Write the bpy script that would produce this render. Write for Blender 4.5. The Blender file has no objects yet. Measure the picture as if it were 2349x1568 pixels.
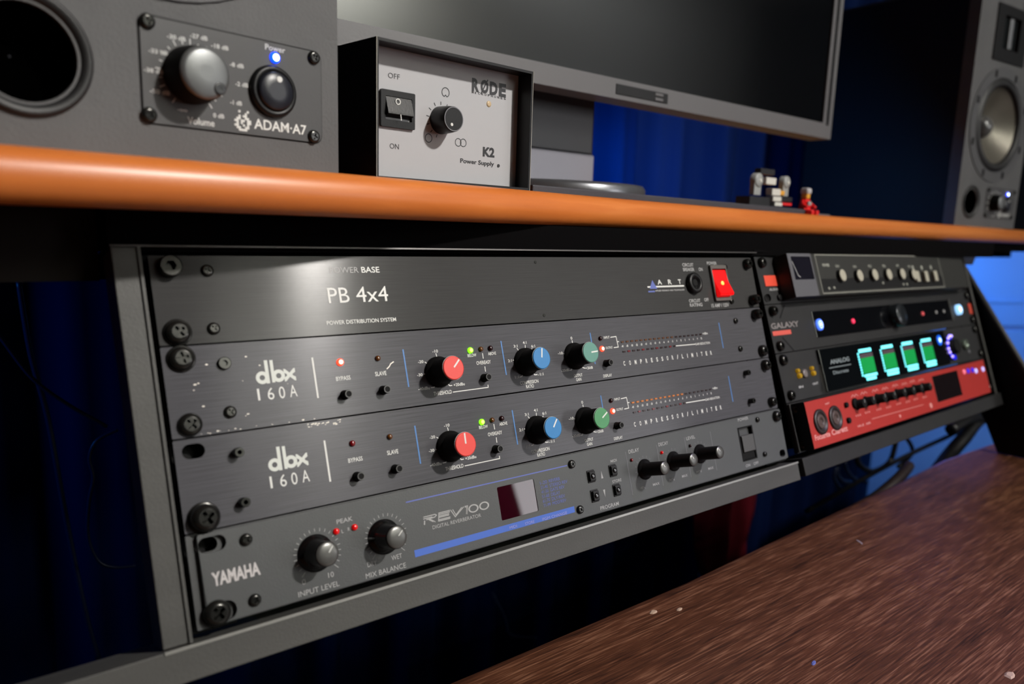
import bpy, bmesh, math, random
from mathutils import Matrix, Vector
random.seed(7)
SC = bpy.context.scene
COL = SC.collection
MM = 0.001
# ------------------------------------------------------------------ camera (solved from the rack geometry, mm)
FPX, CX, CY = 1784.386, 1267.912, 832.539
CR = Vector((0.757265956, -0.651896115, 0.039745783))
CD = Vector((-0.085351735, -0.159115032, -0.983563668))
CF = Vector((0.647505485, 0.741426910, -0.176132861))
CW = Vector((-97.445246, -406.987696, 22.097177))
cam = bpy.data.cameras.new('camera'); camo = bpy.data.objects.new('camera', cam); COL.objects.link(camo)
SC.camera = camo
cam.sensor_width = 36; cam.lens = FPX / 2349 * 36
cam.shift_x = (1174.5 - CX) / 2349; cam.shift_y = (CY - 784) / 2349
cam.clip_start = .01; cam.clip_end = 50
camo.matrix_world = Matrix(((CR.x, -CD.x, -CF.x, CW.x * MM), (CR.y, -CD.y, -CF.y, CW.y * MM), (CR.z, -CD.z, -CF.z, CW.z * MM), (0, 0, 0, 1)))
cam.dof.use_dof = True; cam.dof.focus_distance = 0.50; cam.dof.aperture_fstop = 6.2
SC.view_settings.view_transform = 'Standard'; SC.view_settings.look = 'None'
SC.view_settings.gamma = 1; SC.view_settings.use_curve_mapping = False
SC.view_settings.exposure = 0.0
SC.cycles.use_denoising = True
SC.cycles.max_bounces = 8
SC.cycles.sample_clamp_indirect = 4
w = bpy.data.worlds.new('world'); SC.world = w; w.use_nodes = True
w.node_tree.nodes['Background'].inputs[0].default_value = (.25, .28, .35, 1)
w.node_tree.nodes['Background'].inputs[1].default_value = .05

def lin(c):
    return tuple(((x / 255) / 12.92 if x / 255 <= .04045 else ((x / 255 + .055) / 1.055) ** 2.4) for x in c)

def area(name, loc, target, sx, sy, power, color, shape='RECTANGLE', spread=None):
    l = bpy.data.lights.new(name, 'AREA'); l.shape = shape; l.size = sx * MM; l.size_y = sy * MM
    l.energy = power; l.color = color
    if spread: l.spread = math.radians(spread)
    o = bpy.data.objects.new(name, l); COL.objects.link(o)
    o.location = Vector(loc) * MM
    o.rotation_euler = (Vector(target) - Vector(loc)).to_track_quat('-Z', 'Y').to_euler()
    return o
KEY = area('ceiling_spot_light', (1045, -1630, 1440), (150, 0, 0), 130, 130, 9.3, (1, .95, .89), 'DISK', spread=75)
FILL = area('added_soft_fill', (2652, -2560, 330), (2652, 0, 100), 1200, 520, 13, (.98, .97, 1))  # added soft fill with no window behind it, also mirrored in the display
WASH = area('added_wall_fill', (1250, -2330, 1300), (1280, -2600, 850), 700, 100, 42, (.97, 1, .96))  # added light that brightens the wall mirrored in the screen
WASH2 = area('second_added_wall_fill', (2900, -2200, 1450), (3100, -2600, 800), 1500, 120, 6, (.9, .95, 1))  # second added light, carries the screen reflection further right
BLUE1 = area('blue_led_strip_under_shelf', (2050, 300, 8), (2500, 480, -450), 800, 15, 3.3, (.08, .45, 1))
BLUE2 = area('blue_led_strip_behind_monitor', (660, 345, 135), (740, 470, 20), 600, 20, 1.5, (.01, .38, 1))
BLUE3 = area('blue_led_strip_left', (-330, 330, 10), (-250, 440, -250), 200, 15, .5, (.02, .25, 1))
VIOLET = area('added_violet_fill', (1450, 125, -30), (1150, -500, -250), 600, 30, .55, (.42, .2, 1), spread=70)  # added violet light that tints the desk from behind the racks
VIOLET2 = area('added_violet_desk_fill', (950, -760, 900), (500, -350, -250), 60, 60, .4, (.34, .26, 1), spread=34)  # added violet light aimed at the near part of the desk

# ------------------------------------------------------------------ frames
class Fr:
    """a local frame: x right along the face, y into the object, z up (mm)"""
    def __init__(s, o, ex, ey, ez):
        s.o, s.ex, s.ey, s.ez = Vector(o), Vector(ex).normalized(), Vector(ey).normalized(), Vector(ez).normalized()
    def at(s, x, y, z):
        return Fr(s.w(x, y, z), s.ex, s.ey, s.ez)
    def w(s, x, y, z):
        return s.o + s.ex * x + s.ey * y + s.ez * z
    def mat(s):
        return Matrix(((s.ex.x, s.ey.x, s.ez.x, s.o.x * MM), (s.ex.y, s.ey.y, s.ez.y, s.o.y * MM), (s.ex.z, s.ey.z, s.ez.z, s.o.z * MM), (0, 0, 0, 1)))
    def px(s, x, y, d=0.0):
        """where the sight line of photo pixel (x, y) meets the plane y=d of this frame -> (lx, lz)"""
        r = CR * ((x - CX) / FPX) + CD * ((y - CY) / FPX) + CF
        t = (d - (CW - s.o).dot(s.ey)) / r.dot(s.ey)
        p = CW + r * t - s.o
        return p.dot(s.ex), p.dot(s.ez)

def onp(x, y, axis, val):
    r = CR * ((x - CX) / FPX) + CD * ((y - CY) / FPX) + CF
    return CW + r * ((val - CW[axis]) / r[axis])

TH = math.radians(18); ct, st = math.cos(TH), math.sin(TH)
RACK = Fr((0, 0, 0), (1, 0, 0), (0, ct, -st), (0, st, ct))
def _rod(a):
    v = Vector(a); return Matrix.Rotation(v.length, 3, v.normalized())
_q = _rod((-.03658, -.03902, -.00927))
def _r2w(v):  # rack (u, v-down, w-in) -> world vector
    return RACK.ex * v[0] - RACK.ez * v[1] + RACK.ey * v[2]
RACK2 = Fr(_r2w((492.606, -2.011, 3.321)), _r2w(_q @ Vector((1, 0, 0))), _r2w(_q @ Vector((0, 0, 1))), -_r2w(_q @ Vector((0, 1, 0))))
WORLD = Fr((0, 0, 0), (1, 0, 0), (0, 1, 0), (0, 0, 1))

# ------------------------------------------------------------------ materials
MATS = {}
def mat(name, rgb=(128, 128, 128), rough=.5, metal=0., spec=.5, emit=None, estr=1., noise=None, bump=0., bscale=(1, 1, 1), aniso=0., coat=0., trans=0., sheen=0., ior=None, raw=False, coat_ior=None):
    if name in MATS: return MATS[name]
    m = bpy.data.materials.new(name); m.use_nodes = True; MATS[name] = m
    nt = m.node_tree; b = nt.nodes['Principled BSDF']
    c = rgb if raw else lin(rgb)
    b.inputs['Base Color'].default_value = (*c, 1)
    b.inputs['Roughness'].default_value = rough; b.inputs['Metallic'].default_value = metal
    b.inputs['Specular IOR Level'].default_value = spec
    b.inputs['Coat Weight'].default_value = coat; b.inputs['Coat Roughness'].default_value = .08
    b.inputs['Sheen Weight'].default_value = sheen
    if coat_ior: b.inputs['Coat IOR'].default_value = coat_ior
    b.inputs['Transmission Weight'].default_value = trans
    if ior: b.inputs['IOR'].default_value = ior
    if emit:
        b.inputs['Emission Color'].default_value = (*lin(emit), 1); b.inputs['Emission Strength'].default_value = estr
    if noise:   # (amount, scale xyz, detail)
        tc = nt.nodes.new('ShaderNodeTexCoord'); mp = nt.nodes.new('ShaderNodeMapping'); nz = nt.nodes.new('ShaderNodeTexNoise')
        mp.inputs['Scale'].default_value = noise[1]; nz.inputs['Scale'].default_value = 1; nz.inputs['Detail'].default_value = noise[2]
        nt.links.new(tc.outputs['Object'], mp.inputs[0]); nt.links.new(mp.outputs[0], nz.inputs['Vector'])
        r = nt.nodes.new('ShaderNodeMapRange'); r.inputs[1].default_value = .3; r.inputs[2].default_value = .7
        r.inputs[3].default_value = 1 - noise[0]; r.inputs[4].default_value = 1 + noise[0]
        nt.links.new(nz.outputs[0], r.inputs[0])
        mx = nt.nodes.new('ShaderNodeVectorMath'); mx.operation = 'SCALE'; mx.inputs[0].default_value = c
        nt.links.new(r.outputs[0], mx.inputs['Scale']); nt.links.new(mx.outputs[0], b.inputs['Base Color'])
    if bump:
        tc = nt.nodes.new('ShaderNodeTexCoord'); mp = nt.nodes.new('ShaderNodeMapping'); nz = nt.nodes.new('ShaderNodeTexNoise')
        mp.inputs['Scale'].default_value = bscale; nz.inputs['Scale'].default_value = 1; nz.inputs['Detail'].default_value = 3
        bp = nt.nodes.new('ShaderNodeBump'); bp.inputs['Strength'].default_value = bump; bp.inputs['Distance'].default_value = .0003
        nt.links.new(tc.outputs['Object'], mp.inputs[0]); nt.links.new(mp.outputs[0], nz.inputs['Vector'])
        nt.links.new(nz.outputs[0], bp.inputs['Height']); nt.links.new(bp.outputs[0], b.inputs['Normal'])
    if aniso:
        b.inputs['Anisotropic'].default_value = aniso
        tg = nt.nodes.new('ShaderNodeTangent'); tg.direction_type = 'UV_MAP'; tg.uv_map = 'UVMap'
        nt.links.new(tg.outputs[0], b.inputs['Tangent'])
    return m

def wood(name, dark, mid, light, scale, rough, bump, contrast=(.35, .5, .68), coat=0., big=.3):
    m = bpy.data.materials.new(name); m.use_nodes = True; MATS[name] = m
    nt = m.node_tree; b = nt.nodes['Principled BSDF']; L = nt.links.new
    tc = nt.nodes.new('ShaderNodeTexCoord')
    def nz(sc, det, dist=0.):
        mp = nt.nodes.new('ShaderNodeMapping'); mp.inputs['Scale'].default_value = sc
        n = nt.nodes.new('ShaderNodeTexNoise'); n.inputs['Scale'].default_value = 1; n.inputs['Detail'].default_value = det
        n.inputs['Distortion'].default_value = dist
        L(tc.outputs['Object'], mp.inputs[0]); L(mp.outputs[0], n.inputs['Vector']); return n
    n1 = nz(scale, 6, .3); n2 = nz(tuple(s * .12 for s in scale), 2)
    mx = nt.nodes.new('ShaderNodeMix'); mx.inputs[0].default_value = big
    L(n1.outputs[0], mx.inputs[2]); L(n2.outputs[0], mx.inputs[3])
    cr = nt.nodes.new('ShaderNodeValToRGB'); e = cr.color_ramp.elements
    e[0].position = contrast[0]; e[0].color = (*lin(dark), 1); e[1].position = contrast[2]; e[1].color = (*lin(light), 1)
    k = e.new(contrast[1]); k.color = (*lin(mid), 1)
    L(mx.outputs[0], cr.inputs[0]); L(cr.outputs[0], b.inputs['Base Color'])
    b.inputs['Roughness'].default_value = rough; b.inputs['Coat Weight'].default_value = coat; b.inputs['Coat Roughness'].default_value = .3
    bp = nt.nodes.new('ShaderNodeBump'); bp.inputs['Strength'].default_value = bump; bp.inputs['Distance'].default_value = .0004
    L(n1.outputs[0], bp.inputs['Height']); L(bp.outputs[0], b.inputs['Normal'])
    return m

def brushed(name, rgb, rough=.34, amt=.16):
    m = bpy.data.materials.new(name); m.use_nodes = True; MATS[name] = m
    nt = m.node_tree; b = nt.nodes['Principled BSDF']; L = nt.links.new
    tc = nt.nodes.new('ShaderNodeTexCoord'); mp = nt.nodes.new('ShaderNodeMapping'); mp.inputs['Scale'].default_value = (28, 200, 2600)
    n = nt.nodes.new('ShaderNodeTexNoise'); n.inputs['Scale'].default_value = 1; n.inputs['Detail'].default_value = 4
    L(tc.outputs['Object'], mp.inputs[0]); L(mp.outputs[0], n.inputs['Vector'])
    r = nt.nodes.new('ShaderNodeMapRange'); r.inputs[1].default_value = .3; r.inputs[2].default_value = .7; r.inputs[3].default_value = 1 - amt; r.inputs[4].default_value = 1 + amt
    L(n.outputs[0], r.inputs[0])
    v = nt.nodes.new('ShaderNodeVectorMath'); v.operation = 'SCALE'; v.inputs[0].default_value = lin(rgb); L(r.outputs[0], v.inputs['Scale'])
    L(v.outputs[0], b.inputs['Base Color'])
    b.inputs['Metallic'].default_value = .05; b.inputs['Specular IOR Level'].default_value = .14; b.inputs['Roughness'].default_value = rough
    b.inputs['Anisotropic'].default_value = .95; b.inputs['Anisotropic Rotation'].default_value = .25
    tg = nt.nodes.new('ShaderNodeTangent'); tg.direction_type = 'UV_MAP'; tg.uv_map = 'UVMap'; L(tg.outputs[0], b.inputs['Tangent'])
    bp = nt.nodes.new('ShaderNodeBump'); bp.inputs['Strength'].default_value = .12; bp.inputs['Distance'].default_value = .0001
    L(n.outputs[0], bp.inputs['Height']); L(bp.outputs[0], b.inputs['Normal'])
    return m

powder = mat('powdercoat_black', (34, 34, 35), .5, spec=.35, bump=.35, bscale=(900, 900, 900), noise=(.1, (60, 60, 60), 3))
frame_m = mat('grey_powdercoat_steel', (72, 72, 70), .5, spec=.3, bump=.35, bscale=(700, 700, 700), noise=(.1, (12, 60, 60), 3))
brush_a = brushed('brushed_black_aluminium', (64, 64, 64), .18, .12)
brush_b = brushed('brushed_dark_grey_aluminium', (82, 82, 86), .18, .2)
yam_m = mat('grey_satin_paint', (68, 70, 71), .42, spec=.5, bump=.2, bscale=(1200, 1200, 1200))
blackpl = mat('black_plastic', (13, 13, 14), .4, spec=.3, bump=.15, bscale=(900, 900, 900))
facia_m = mat('flat_black_paint', (5, 4, 5), .8, spec=.05)
matteblk = mat('matte_black', (6, 6, 7), .7, spec=.2)
gloss = mat('glossy_black_plastic', (14, 14, 15), .2)
screw_m = mat('black_oxide_screw', (52, 52, 50), .22, metal=.75)
white_p = mat('white_print', (225, 226, 222), .5)
grey_p = mat('grey_print', (165, 165, 165), .5)
dim_p = mat('dim_grey_print', (112, 113, 118), .5)
blue_p = mat('blue_print', (70, 125, 190), .5)
navy_p = mat('violet_blue_print', (88, 102, 175), .5)
bar_p = mat('blue_bar_print', (62, 100, 190), .5)
red_cap = mat('red_cap_plastic', (226, 62, 54), .5); blue_cap = mat('blue_cap_plastic', (38, 122, 184), .5)
green_cap = mat('green_cap_plastic', (70, 140, 92), .5); teal_cap = mat('teal_cap_plastic', (88, 142, 130), .5)
led_red = mat('lit_red_led', (255, 40, 20), .3, emit=(255, 60, 38), estr=3.2)
led_core = mat('lit_red_led_core', (255, 200, 180), .3, emit=(255, 190, 165), estr=4)
led_green = mat('lit_green_led', (120, 255, 20), .3, emit=(110, 255, 20), estr=2.6)
led_green_core = mat('lit_green_led_core', (200, 255, 90), .3, emit=(190, 255, 90), estr=2.5)
led_amber_off = mat('unlit_amber_led', (92, 52, 14), .2, coat=.5); led_red_off = mat('unlit_red_led', (110, 6, 14), .2, coat=.5)
led_dark = mat('unlit_dark_led', (34, 6, 8), .25); led_orange = mat('glowing_orange_segment', (160, 90, 30), .4, emit=(190, 110, 40), estr=.35)
led_peak = mat('red_peak_led', (210, 10, 12), .15, coat=.6, emit=(200, 10, 10), estr=.25)
led_blue = mat('lit_blue_led', (20, 60, 255), .3, emit=(8, 50, 255), estr=5); led_blue_core = mat('lit_blue_led_core', (210, 225, 255), .3, emit=(200, 220, 255), estr=12)
cream = mat('cream_plastic', (176, 172, 156), .45)

# ------------------------------------------------------------------ mesh builder
class MB:
    def __init__(s): s.v = []; s.f = []; s.sm = []
    def add(s, vs, fs, smooth=False):
        n = len(s.v); s.v += [tuple(v) for v in vs]; s.f += [tuple(i + n for i in f) for f in fs]; s.sm += [smooth] * len(fs); return s
    def box(s, x0, x1, y0, y1, z0, z1, b=0.):
        if b <= 0:
            vs = [(x, y, z) for x in (x0, x1) for y in (y0, y1) for z in (z0, z1)]
            return s.add(vs, [(0, 1, 3, 2), (4, 6, 7, 5), (0, 4, 5, 1), (2, 3, 7, 6), (0, 2, 6, 4), (1, 5, 7, 3)])
        bm = bmesh.new(); bmesh.ops.create_cube(bm, size=1)
        for v in bm.verts: v.co = Vector(((x0 + x1) / 2 + v.co.x * (x1 - x0), (y0 + y1) / 2 + v.co.y * (y1 - y0), (z0 + z1) / 2 + v.co.z * (z1 - z0)))
        bmesh.ops.bevel(bm, geom=bm.edges[:], offset=b, segments=2, profile=.5, affect='EDGES')
        return s.bm(bm)
    def bm(s, bm, smooth=False):
        bm.verts.index_update(); s.add([v.co.copy() for v in bm.verts], [[v.index for v in f.verts] for f in bm.faces], smooth); bm.free(); return s
    def lathe(s, cx, cz, prof, n=32, sx=1., smooth=True, cap=True):
        """profile [(r, y)] swept round the y axis through (cx, cz); the order runs from the panel to the viewer (-y)"""
        vs = []; fs = []
        for r, y in prof:
            for i in range(n):
                a = 2 * math.pi * i / n; vs.append((cx + r * sx * math.cos(a), y, cz + r * math.sin(a)))
        for k in range(len(prof) - 1):
            for i in range(n):
                j = (i + 1) % n; fs.append((k * n + i, k * n + j, (k + 1) * n + j, (k + 1) * n + i))
        s.add(vs, fs, smooth)
        if cap:
            b = len(s.v) - n; s.f.append(tuple(range(b, b + n))); s.sm.append(False)
        return s
    def poly(s, pts, y0, y1=None):
        """flat outline [(x, z)] at y0 (viewer side), given depth to y1"""
        a = sum(pts[i][0] * pts[(i + 1) % len(pts)][1] - pts[(i + 1) % len(pts)][0] * pts[i][1] for i in range(len(pts)))
        if a < 0: pts = pts[::-1]
        n = len(pts); s.add([(x, y0, z) for x, z in pts], [tuple(range(n))])
        if y1 is not None:
            s.add([(x, y0, z) for x, z in pts] + [(x, y1, z) for x, z in pts], [((i + 1) % n, i, n + i, n + (i + 1) % n) for i in range(n)] + [tuple(range(2 * n - 1, n - 1, -1))])
        return s
    def stroke(s, pts, wd, y):
        """mitred flat polyline"""
        P = [Vector(p) for p in pts]; L = []; R = []
        for i, p in enumerate(P):
            d1 = (P[i] - P[i - 1]).normalized() if i else (P[1] - P[0]).normalized()
            d2 = (P[i + 1] - P[i]).normalized() if i < len(P) - 1 else d1
            t = (d1 + d2); t = t.normalized() if t.length > 1e-6 else d1
            nrm = Vector((-t.y, t.x)); k = wd / 2 / max(.4, abs(nrm.dot(Vector((-d1.y, d1.x)))))
            L.append(p + nrm * k); R.append(p - nrm * k)
        vs = [(p.x, y, p.y) for p in L] + [(p.x, y, p.y) for p in R]; n = len(P)
        return s.add(vs, [(n + i, n + i + 1, i + 1, i) for i in range(n - 1)])
    def ring(s, cx, cz, r0, r1, y, n=28, sx=1., a0=0, a1=360):
        m = n if a1 - a0 < 360 else n
        vs = []
        for i in range(m + 1):
            a = math.radians(a0 + (a1 - a0) * i / m); vs += [(cx + r0 * sx * math.cos(a), y, cz + r0 * math.sin(a)), (cx + r1 * sx * math.cos(a), y, cz + r1 * math.sin(a))]
        return s.add(vs, [(2 * i, 2 * i + 1, 2 * i + 3, 2 * i + 2) for i in range(m)])
    def holed(s, outer, holes, y0, y1):
        """plate with holes: outer/holes are loops of (x, z)"""
        bm = bmesh.new(); edges = []
        for lp in [outer] + holes:
            vs = [bm.verts.new((x, y0, z)) for x, z in lp]; edges += [bm.edges.new((vs[i], vs[(i + 1) % len(vs)])) for i in range(len(vs))]
        bmesh.ops.triangle_fill(bm, edges=edges, use_beauty=True, use_dissolve=False)
        for f in bm.faces:
            f.normal_update()
            if f.normal.y > 0: f.normal_flip()
        s.bm(bm)
        def area2(lp): return sum(lp[i][0] * lp[(i + 1) % len(lp)][1] - lp[(i + 1) % len(lp)][0] * lp[i][1] for i in range(len(lp)))
        for k, lp in enumerate([outer] + holes):
            if (area2(lp) < 0) == (k == 0): lp = lp[::-1]
            n = len(lp); s.add([(x, y0, z) for x, z in lp] + [(x, y1, z) for x, z in lp], [((i + 1) % n, i, n + i, n + (i + 1) % n) for i in range(n)])
        return s
    def text(s, body, x0, x1, z0, h, y=-.12, bold=0., slant=0.):
        vs, fs, cap, mn, mx = glyphs(body, bold)
        k = h / cap; kx = k if x1 is None else (x1 - x0) / (mx - mn)
        return s.add([(x0 + (vx - mn) * kx + slant * vy * k, y, z0 + vy * k) for vx, vy in vs], fs)
    def tube(s, pts, r, n=8, closed=False, res=6):
        P = catmull([Vector(p) for p in pts], res) if res > 1 else [Vector(p) for p in pts]
        vs = []; fs = []; up = Vector((0, 0, 1)); prev = None
        for i, p in enumerate(P):
            t = (P[min(i + 1, len(P) - 1)] - P[max(i - 1, 0)]).normalized()
            a = prev - t * prev.dot(t) if prev else (up.cross(t) if abs(t.dot(up)) < .95 else Vector((1, 0, 0)).cross(t))
            a.normalize(); prev = a; b = t.cross(a)
            for k in range(n):
                g = 2 * math.pi * k / n; vs.append(p + a * (r * math.cos(g)) + b * (r * math.sin(g)))
        for i in range(len(P) - 1):
            for k in range(n):
                j = (k + 1) % n; fs.append((i * n + k, i * n + j, (i + 1) * n + j, (i + 1) * n + k))
        fs.append(tuple(range(n - 1, -1, -1))); fs.append(tuple(range((len(P) - 1) * n, len(P) * n)))
        return s.add(vs, fs, True)
    def mesh(s, name, m):
        me = bpy.data.meshes.new(name); me.from_pydata([(x * MM, y * MM, z * MM) for x, y, z in s.v], [], s.f)
        me.polygons.foreach_set('use_smooth', s.sm)
        uv = me.uv_layers.new(name='UVMap'); d = []
        for lp in me.loops:
            c = s.v[lp.vertex_index]; d += [c[0] * .01, c[2] * .01]
        uv.data.foreach_set('uv', d)
        me.materials.append(m); me.update(); return me
    def build(s, name, m, parent=None, fr=None):
        o = bpy.data.objects.new(name, s.mesh(name, m)); COL.objects.link(o)
        if parent is not None: o.parent = parent
        elif fr is not None: o.matrix_world = fr.mat()
        return o

def catmull(P, res):
    out = []
    for i in range(len(P) - 1):
        a, b, c, d = P[max(i - 1, 0)], P[i], P[i + 1], P[min(i + 2, len(P) - 1)]
        for k in range(res):
            t = k / res; out.append(.5 * ((2 * b) + (c - a) * t + (2 * a - 5 * b + 4 * c - d) * t * t + (3 * b - a - 3 * c + d) * t ** 3))
    out.append(P[-1]); return out

_GC = {}
def glyphs(body, bold=0.):
    key = (body, bold)
    if key in _GC: return _GC[key]
    def get(b):
        cu = bpy.data.curves.new('t', 'FONT'); cu.body = b; cu.size = 1; cu.offset = bold; cu.resolution_u = 3
        o = bpy.data.objects.new('t', cu); me = bpy.data.meshes.new_from_object(o)
        vs = [(v.co.x, v.co.y) for v in me.vertices]; fs = [tuple(p.vertices) for p in me.polygons]
        bpy.data.objects.remove(o); bpy.data.curves.remove(cu); bpy.data.meshes.remove(me); return vs, fs
    vs, fs = get(body); hv, _ = get('H')
    xs = [v[0] for v in vs]; _GC[key] = (vs, fs, max(v[1] for v in hv), min(xs), max(xs)); return _GC[key]

def circ(cx, cz, r, n=20, sx=1.):
    return [(cx + r * sx * math.cos(2 * math.pi * i / n), cz + r * math.sin(2 * math.pi * i / n)) for i in range(n)]
def rrect(x0, x1, z0, z1, r, n=4):
    out = []
    for cx, cz, a in ((x1 - r, z1 - r, 0), (x0 + r, z1 - r, 90), (x0 + r, z0 + r, 180), (x1 - r, z0 + r, 270)):
        for i in range(n + 1):
            g = math.radians(a + 90 * i / n); out.append((cx + r * math.cos(g), cz + r * math.sin(g)))
    return out
def slot(cx, cz, hw, hh): return rrect(cx - hw, cx + hw, cz - hh, cz + hh, min(hh, hw) * .98, 5)

def thing(name, label, cat, fr, group=None, x=0, y=0, z=0):
    o = bpy.data.objects.new(name, None); COL.objects.link(o); o.empty_display_size = .02
    o.matrix_world = fr.at(x, y, z).mat(); o['label'] = label; o['category'] = cat
    if group: o['group'] = group
    return o
def tag(o, label, cat, group=None, kind=None):
    if kind: o['kind'] = kind
    if label: o['label'] = label
    if cat: o['category'] = cat
    if group: o['group'] = group
    return o
def T(mb, fr, s, p0, p1, cap, bold=0., d=0., slant=0.):
    """lettering whose baseline runs from photo point p0 to p1 on the face at depth d"""
    a = fr.px(*p0, d); b = fr.px(*p1, d); c = fr.px(p0[0], p0[1] - cap, d)
    mb.text(s, a[0], b[0], (a[1] + b[1]) / 2, (c[1] - a[1]) * (1 if True else 1), d - .12, bold, slant)
def S(mb, fr, pts, wpx, d=0., scale=None):
    P = [fr.px(*p, d) for p in pts]; q = fr.px(pts[0][0], pts[0][1] + 10, d); k = abs(q[1] - P[0][1]) / 10
    mb.stroke(P, wpx * k, d - .12)

# ---- shared small parts
def cross(cx, cz, L, wd):
    a, b = L, wd
    return [(cx + b, cz + b), (cx + b, cz + a), (cx - b, cz + a), (cx - b, cz + b), (cx - a, cz + b), (cx - a, cz - b), (cx - b, cz - b), (cx - b, cz - a), (cx + b, cz - a), (cx + b, cz - b), (cx + a, cz - b), (cx + a, cz + b)]
def rot(pts, deg):
    c, s = math.cos(math.radians(deg)), math.sin(math.radians(deg)); return [(x * c - z * s, x * s + z * c) for x, z in pts]
def head_mesh(r, h, kind, washer=0, deg=20):
    mb = MB()
    if washer: mb.lathe(0, 0, [(washer, 0), (washer, -1.0), (washer * .93, -1.3), (r * .9, -1.3)], 32, cap=False)
    y0 = -1.2 if washer else 0
    if kind == 'cross':
        mb.lathe(0, 0, [(r, y0), (r, y0 - h * .35), (r * .93, y0 - h * .7), (r * .78, y0 - h * .92), (r * .6, y0 - h)], 28, cap=False)
        c = rot(cross(0, 0, r * .5, r * .13), deg); yt = y0 - h
        mb.holed(circ(0, 0, r * .6, 28), [c], yt, yt + h * .6)
        mb.poly(c, yt + h * .55)
    else:
        mb.lathe(0, 0, [(r, y0), (r, y0 - h * .92), (r * .9, y0 - h)], 24, cap=False)
        mb.holed(circ(0, 0, r * .9, 24), [circ(0, 0, r * .5, 6)], y0 - h, y0 - h * .3)
        mb.poly(circ(0, 0, r * .5, 6), y0 - h * .3)
    return mb
HEADS = {}
def screw(parent, name, x, z, r, h, kind='cross', washer=0, deg=20, m=None, y=0., lab=None):
    key = (r, h, kind, washer, deg)
    if key not in HEADS: HEADS[key] = head_mesh(r, h, kind, washer, deg).mesh('screw_head', m or screw_m)
    o = bpy.data.objects.new(name, HEADS[key]); COL.objects.link(o); o.parent = parent
    o.location = (x * MM, y * MM, z * MM)
    if lab: o['label'] = lab
    return o
def led(parent, x, z, r, m, h=1.6, core=None, y=0., name='indicator_light', lab=None):
    mb = MB().lathe(x, z, [(r, y), (r, y - h * .4), (r * .85, y - h * .75), (r * .5, y - h), (r * .2, y - h * 1.05)], 16)
    o = mb.build(name, m, parent)
    if core: MB().lathe(x, z, [(r * .62, y - h * .95), (r * .5, y - h * 1.15), (r * .2, y - h * 1.25)], 14).build('light_core', core, o)
    if lab: o['label'] = lab
    return o
# ================================================================== SETTING
wallp = mat('white_wall_paint', (225, 222, 214), .9); darkw = mat('dark_wall_paint', (24, 25, 30), .9)
def struct(name, mb, m, fr=None): return tag(mb.build(name, m, None, fr), None, None, None, 'structure')
struct('floor', MB().box(-1800, 4400, -2600, 1300, -1010, -1000), mat('dark_carpet', (38, 36, 38), .95, bump=.5, bscale=(300, 300, 300)))
struct('ceiling', MB().box(-1800, 4400, -2600, 1300, 1500, 1510), mat('ceiling_paint', (190, 188, 182), .9))
struct('wall_front', MB().box(900, 4400, -2610, -2600, 620, 1500), wallp)
struct('wall_front', MB().box(900, 4400, -2612, -2598, -1000, 620), darkw)  # lower part kept dark to shape the reflection in the small display
struct('wall_front', MB().box(-1800, 900, -2610, -2600, -1000, 1500), darkw)  # left part kept dark to cut the side light on the speaker
struct('wall_back', MB().box(-1800, 4400, 1300, 1310, -1000, 1500), mat('navy_wall_paint', (10, 16, 34), .9))
struct('wall_left', MB().box(-1810, -1800, -2600, 1300, -1000, 1500), darkw)
struct('wall_right', MB().box(4400, 4410, -2600, 1300, -1000, 1500), darkw)

# ================================================================== SHELF, RACK HOUSING
orange = wood('cherry_veneer', (190, 100, 36), (206, 114, 47), (220, 134, 66), (3, 50, 160), .4, .05, (.3, .5, .72), coat=.22, big=.45)
FRONT = [(-700, -104), (-300, -78), (-60, -56), (82, -39), (205, -14), (395, 20), (720, 54), (1060, 64), (1380, 77), (1700, 90)]
def shelf():
    t = thing('shelf_board', 'orange cherry veneer shelf with a rounded front edge under the speakers', 'shelf', WORLD, None, 600, 180, 21)
    z0, z1 = 21, 43.0; r = (z1 - z0) / 2; n = 14; zc = (z0 + z1) / 2
    F_ = catmull([Vector((x, y, 0)) for x, y in FRONT], 5); vs = []; m = n + 1 + 2
    for p in F_:
        for i in range(n + 1):
            a = math.radians(-90 - 180 * i / n); vs.append((p.x - 600, p.y + r * .85 + r * .85 * math.cos(a) - 180, zc + r * math.sin(a) - 21))
        vs += [(p.x - 600, 420 - 180, z1 - 21), (p.x - 600, 420 - 180, z0 - 21)]
    fs = []; sm = []
    for k in range(len(F_) - 1):
        for i in range(m):
            j = (i + 1) % m; fs.append((k * m + i, k * m + j, (k + 1) * m + j, (k + 1) * m + i)); sm.append(i < n)
    fs += [tuple(range(m - 1, -1, -1)), tuple((len(F_) - 1) * m + i for i in range(m))]; sm += [False, False]
    mb = MB(); mb.v = vs; mb.f = fs; mb.sm = sm
    mb.build('board', orange, t)
    MB().box(-1300, 1100, 30, 40, -30, 0).box(432, 1100, -82, -76, -14.5, -.2).build('backing_rail', facia_m, t)
shelf()
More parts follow.
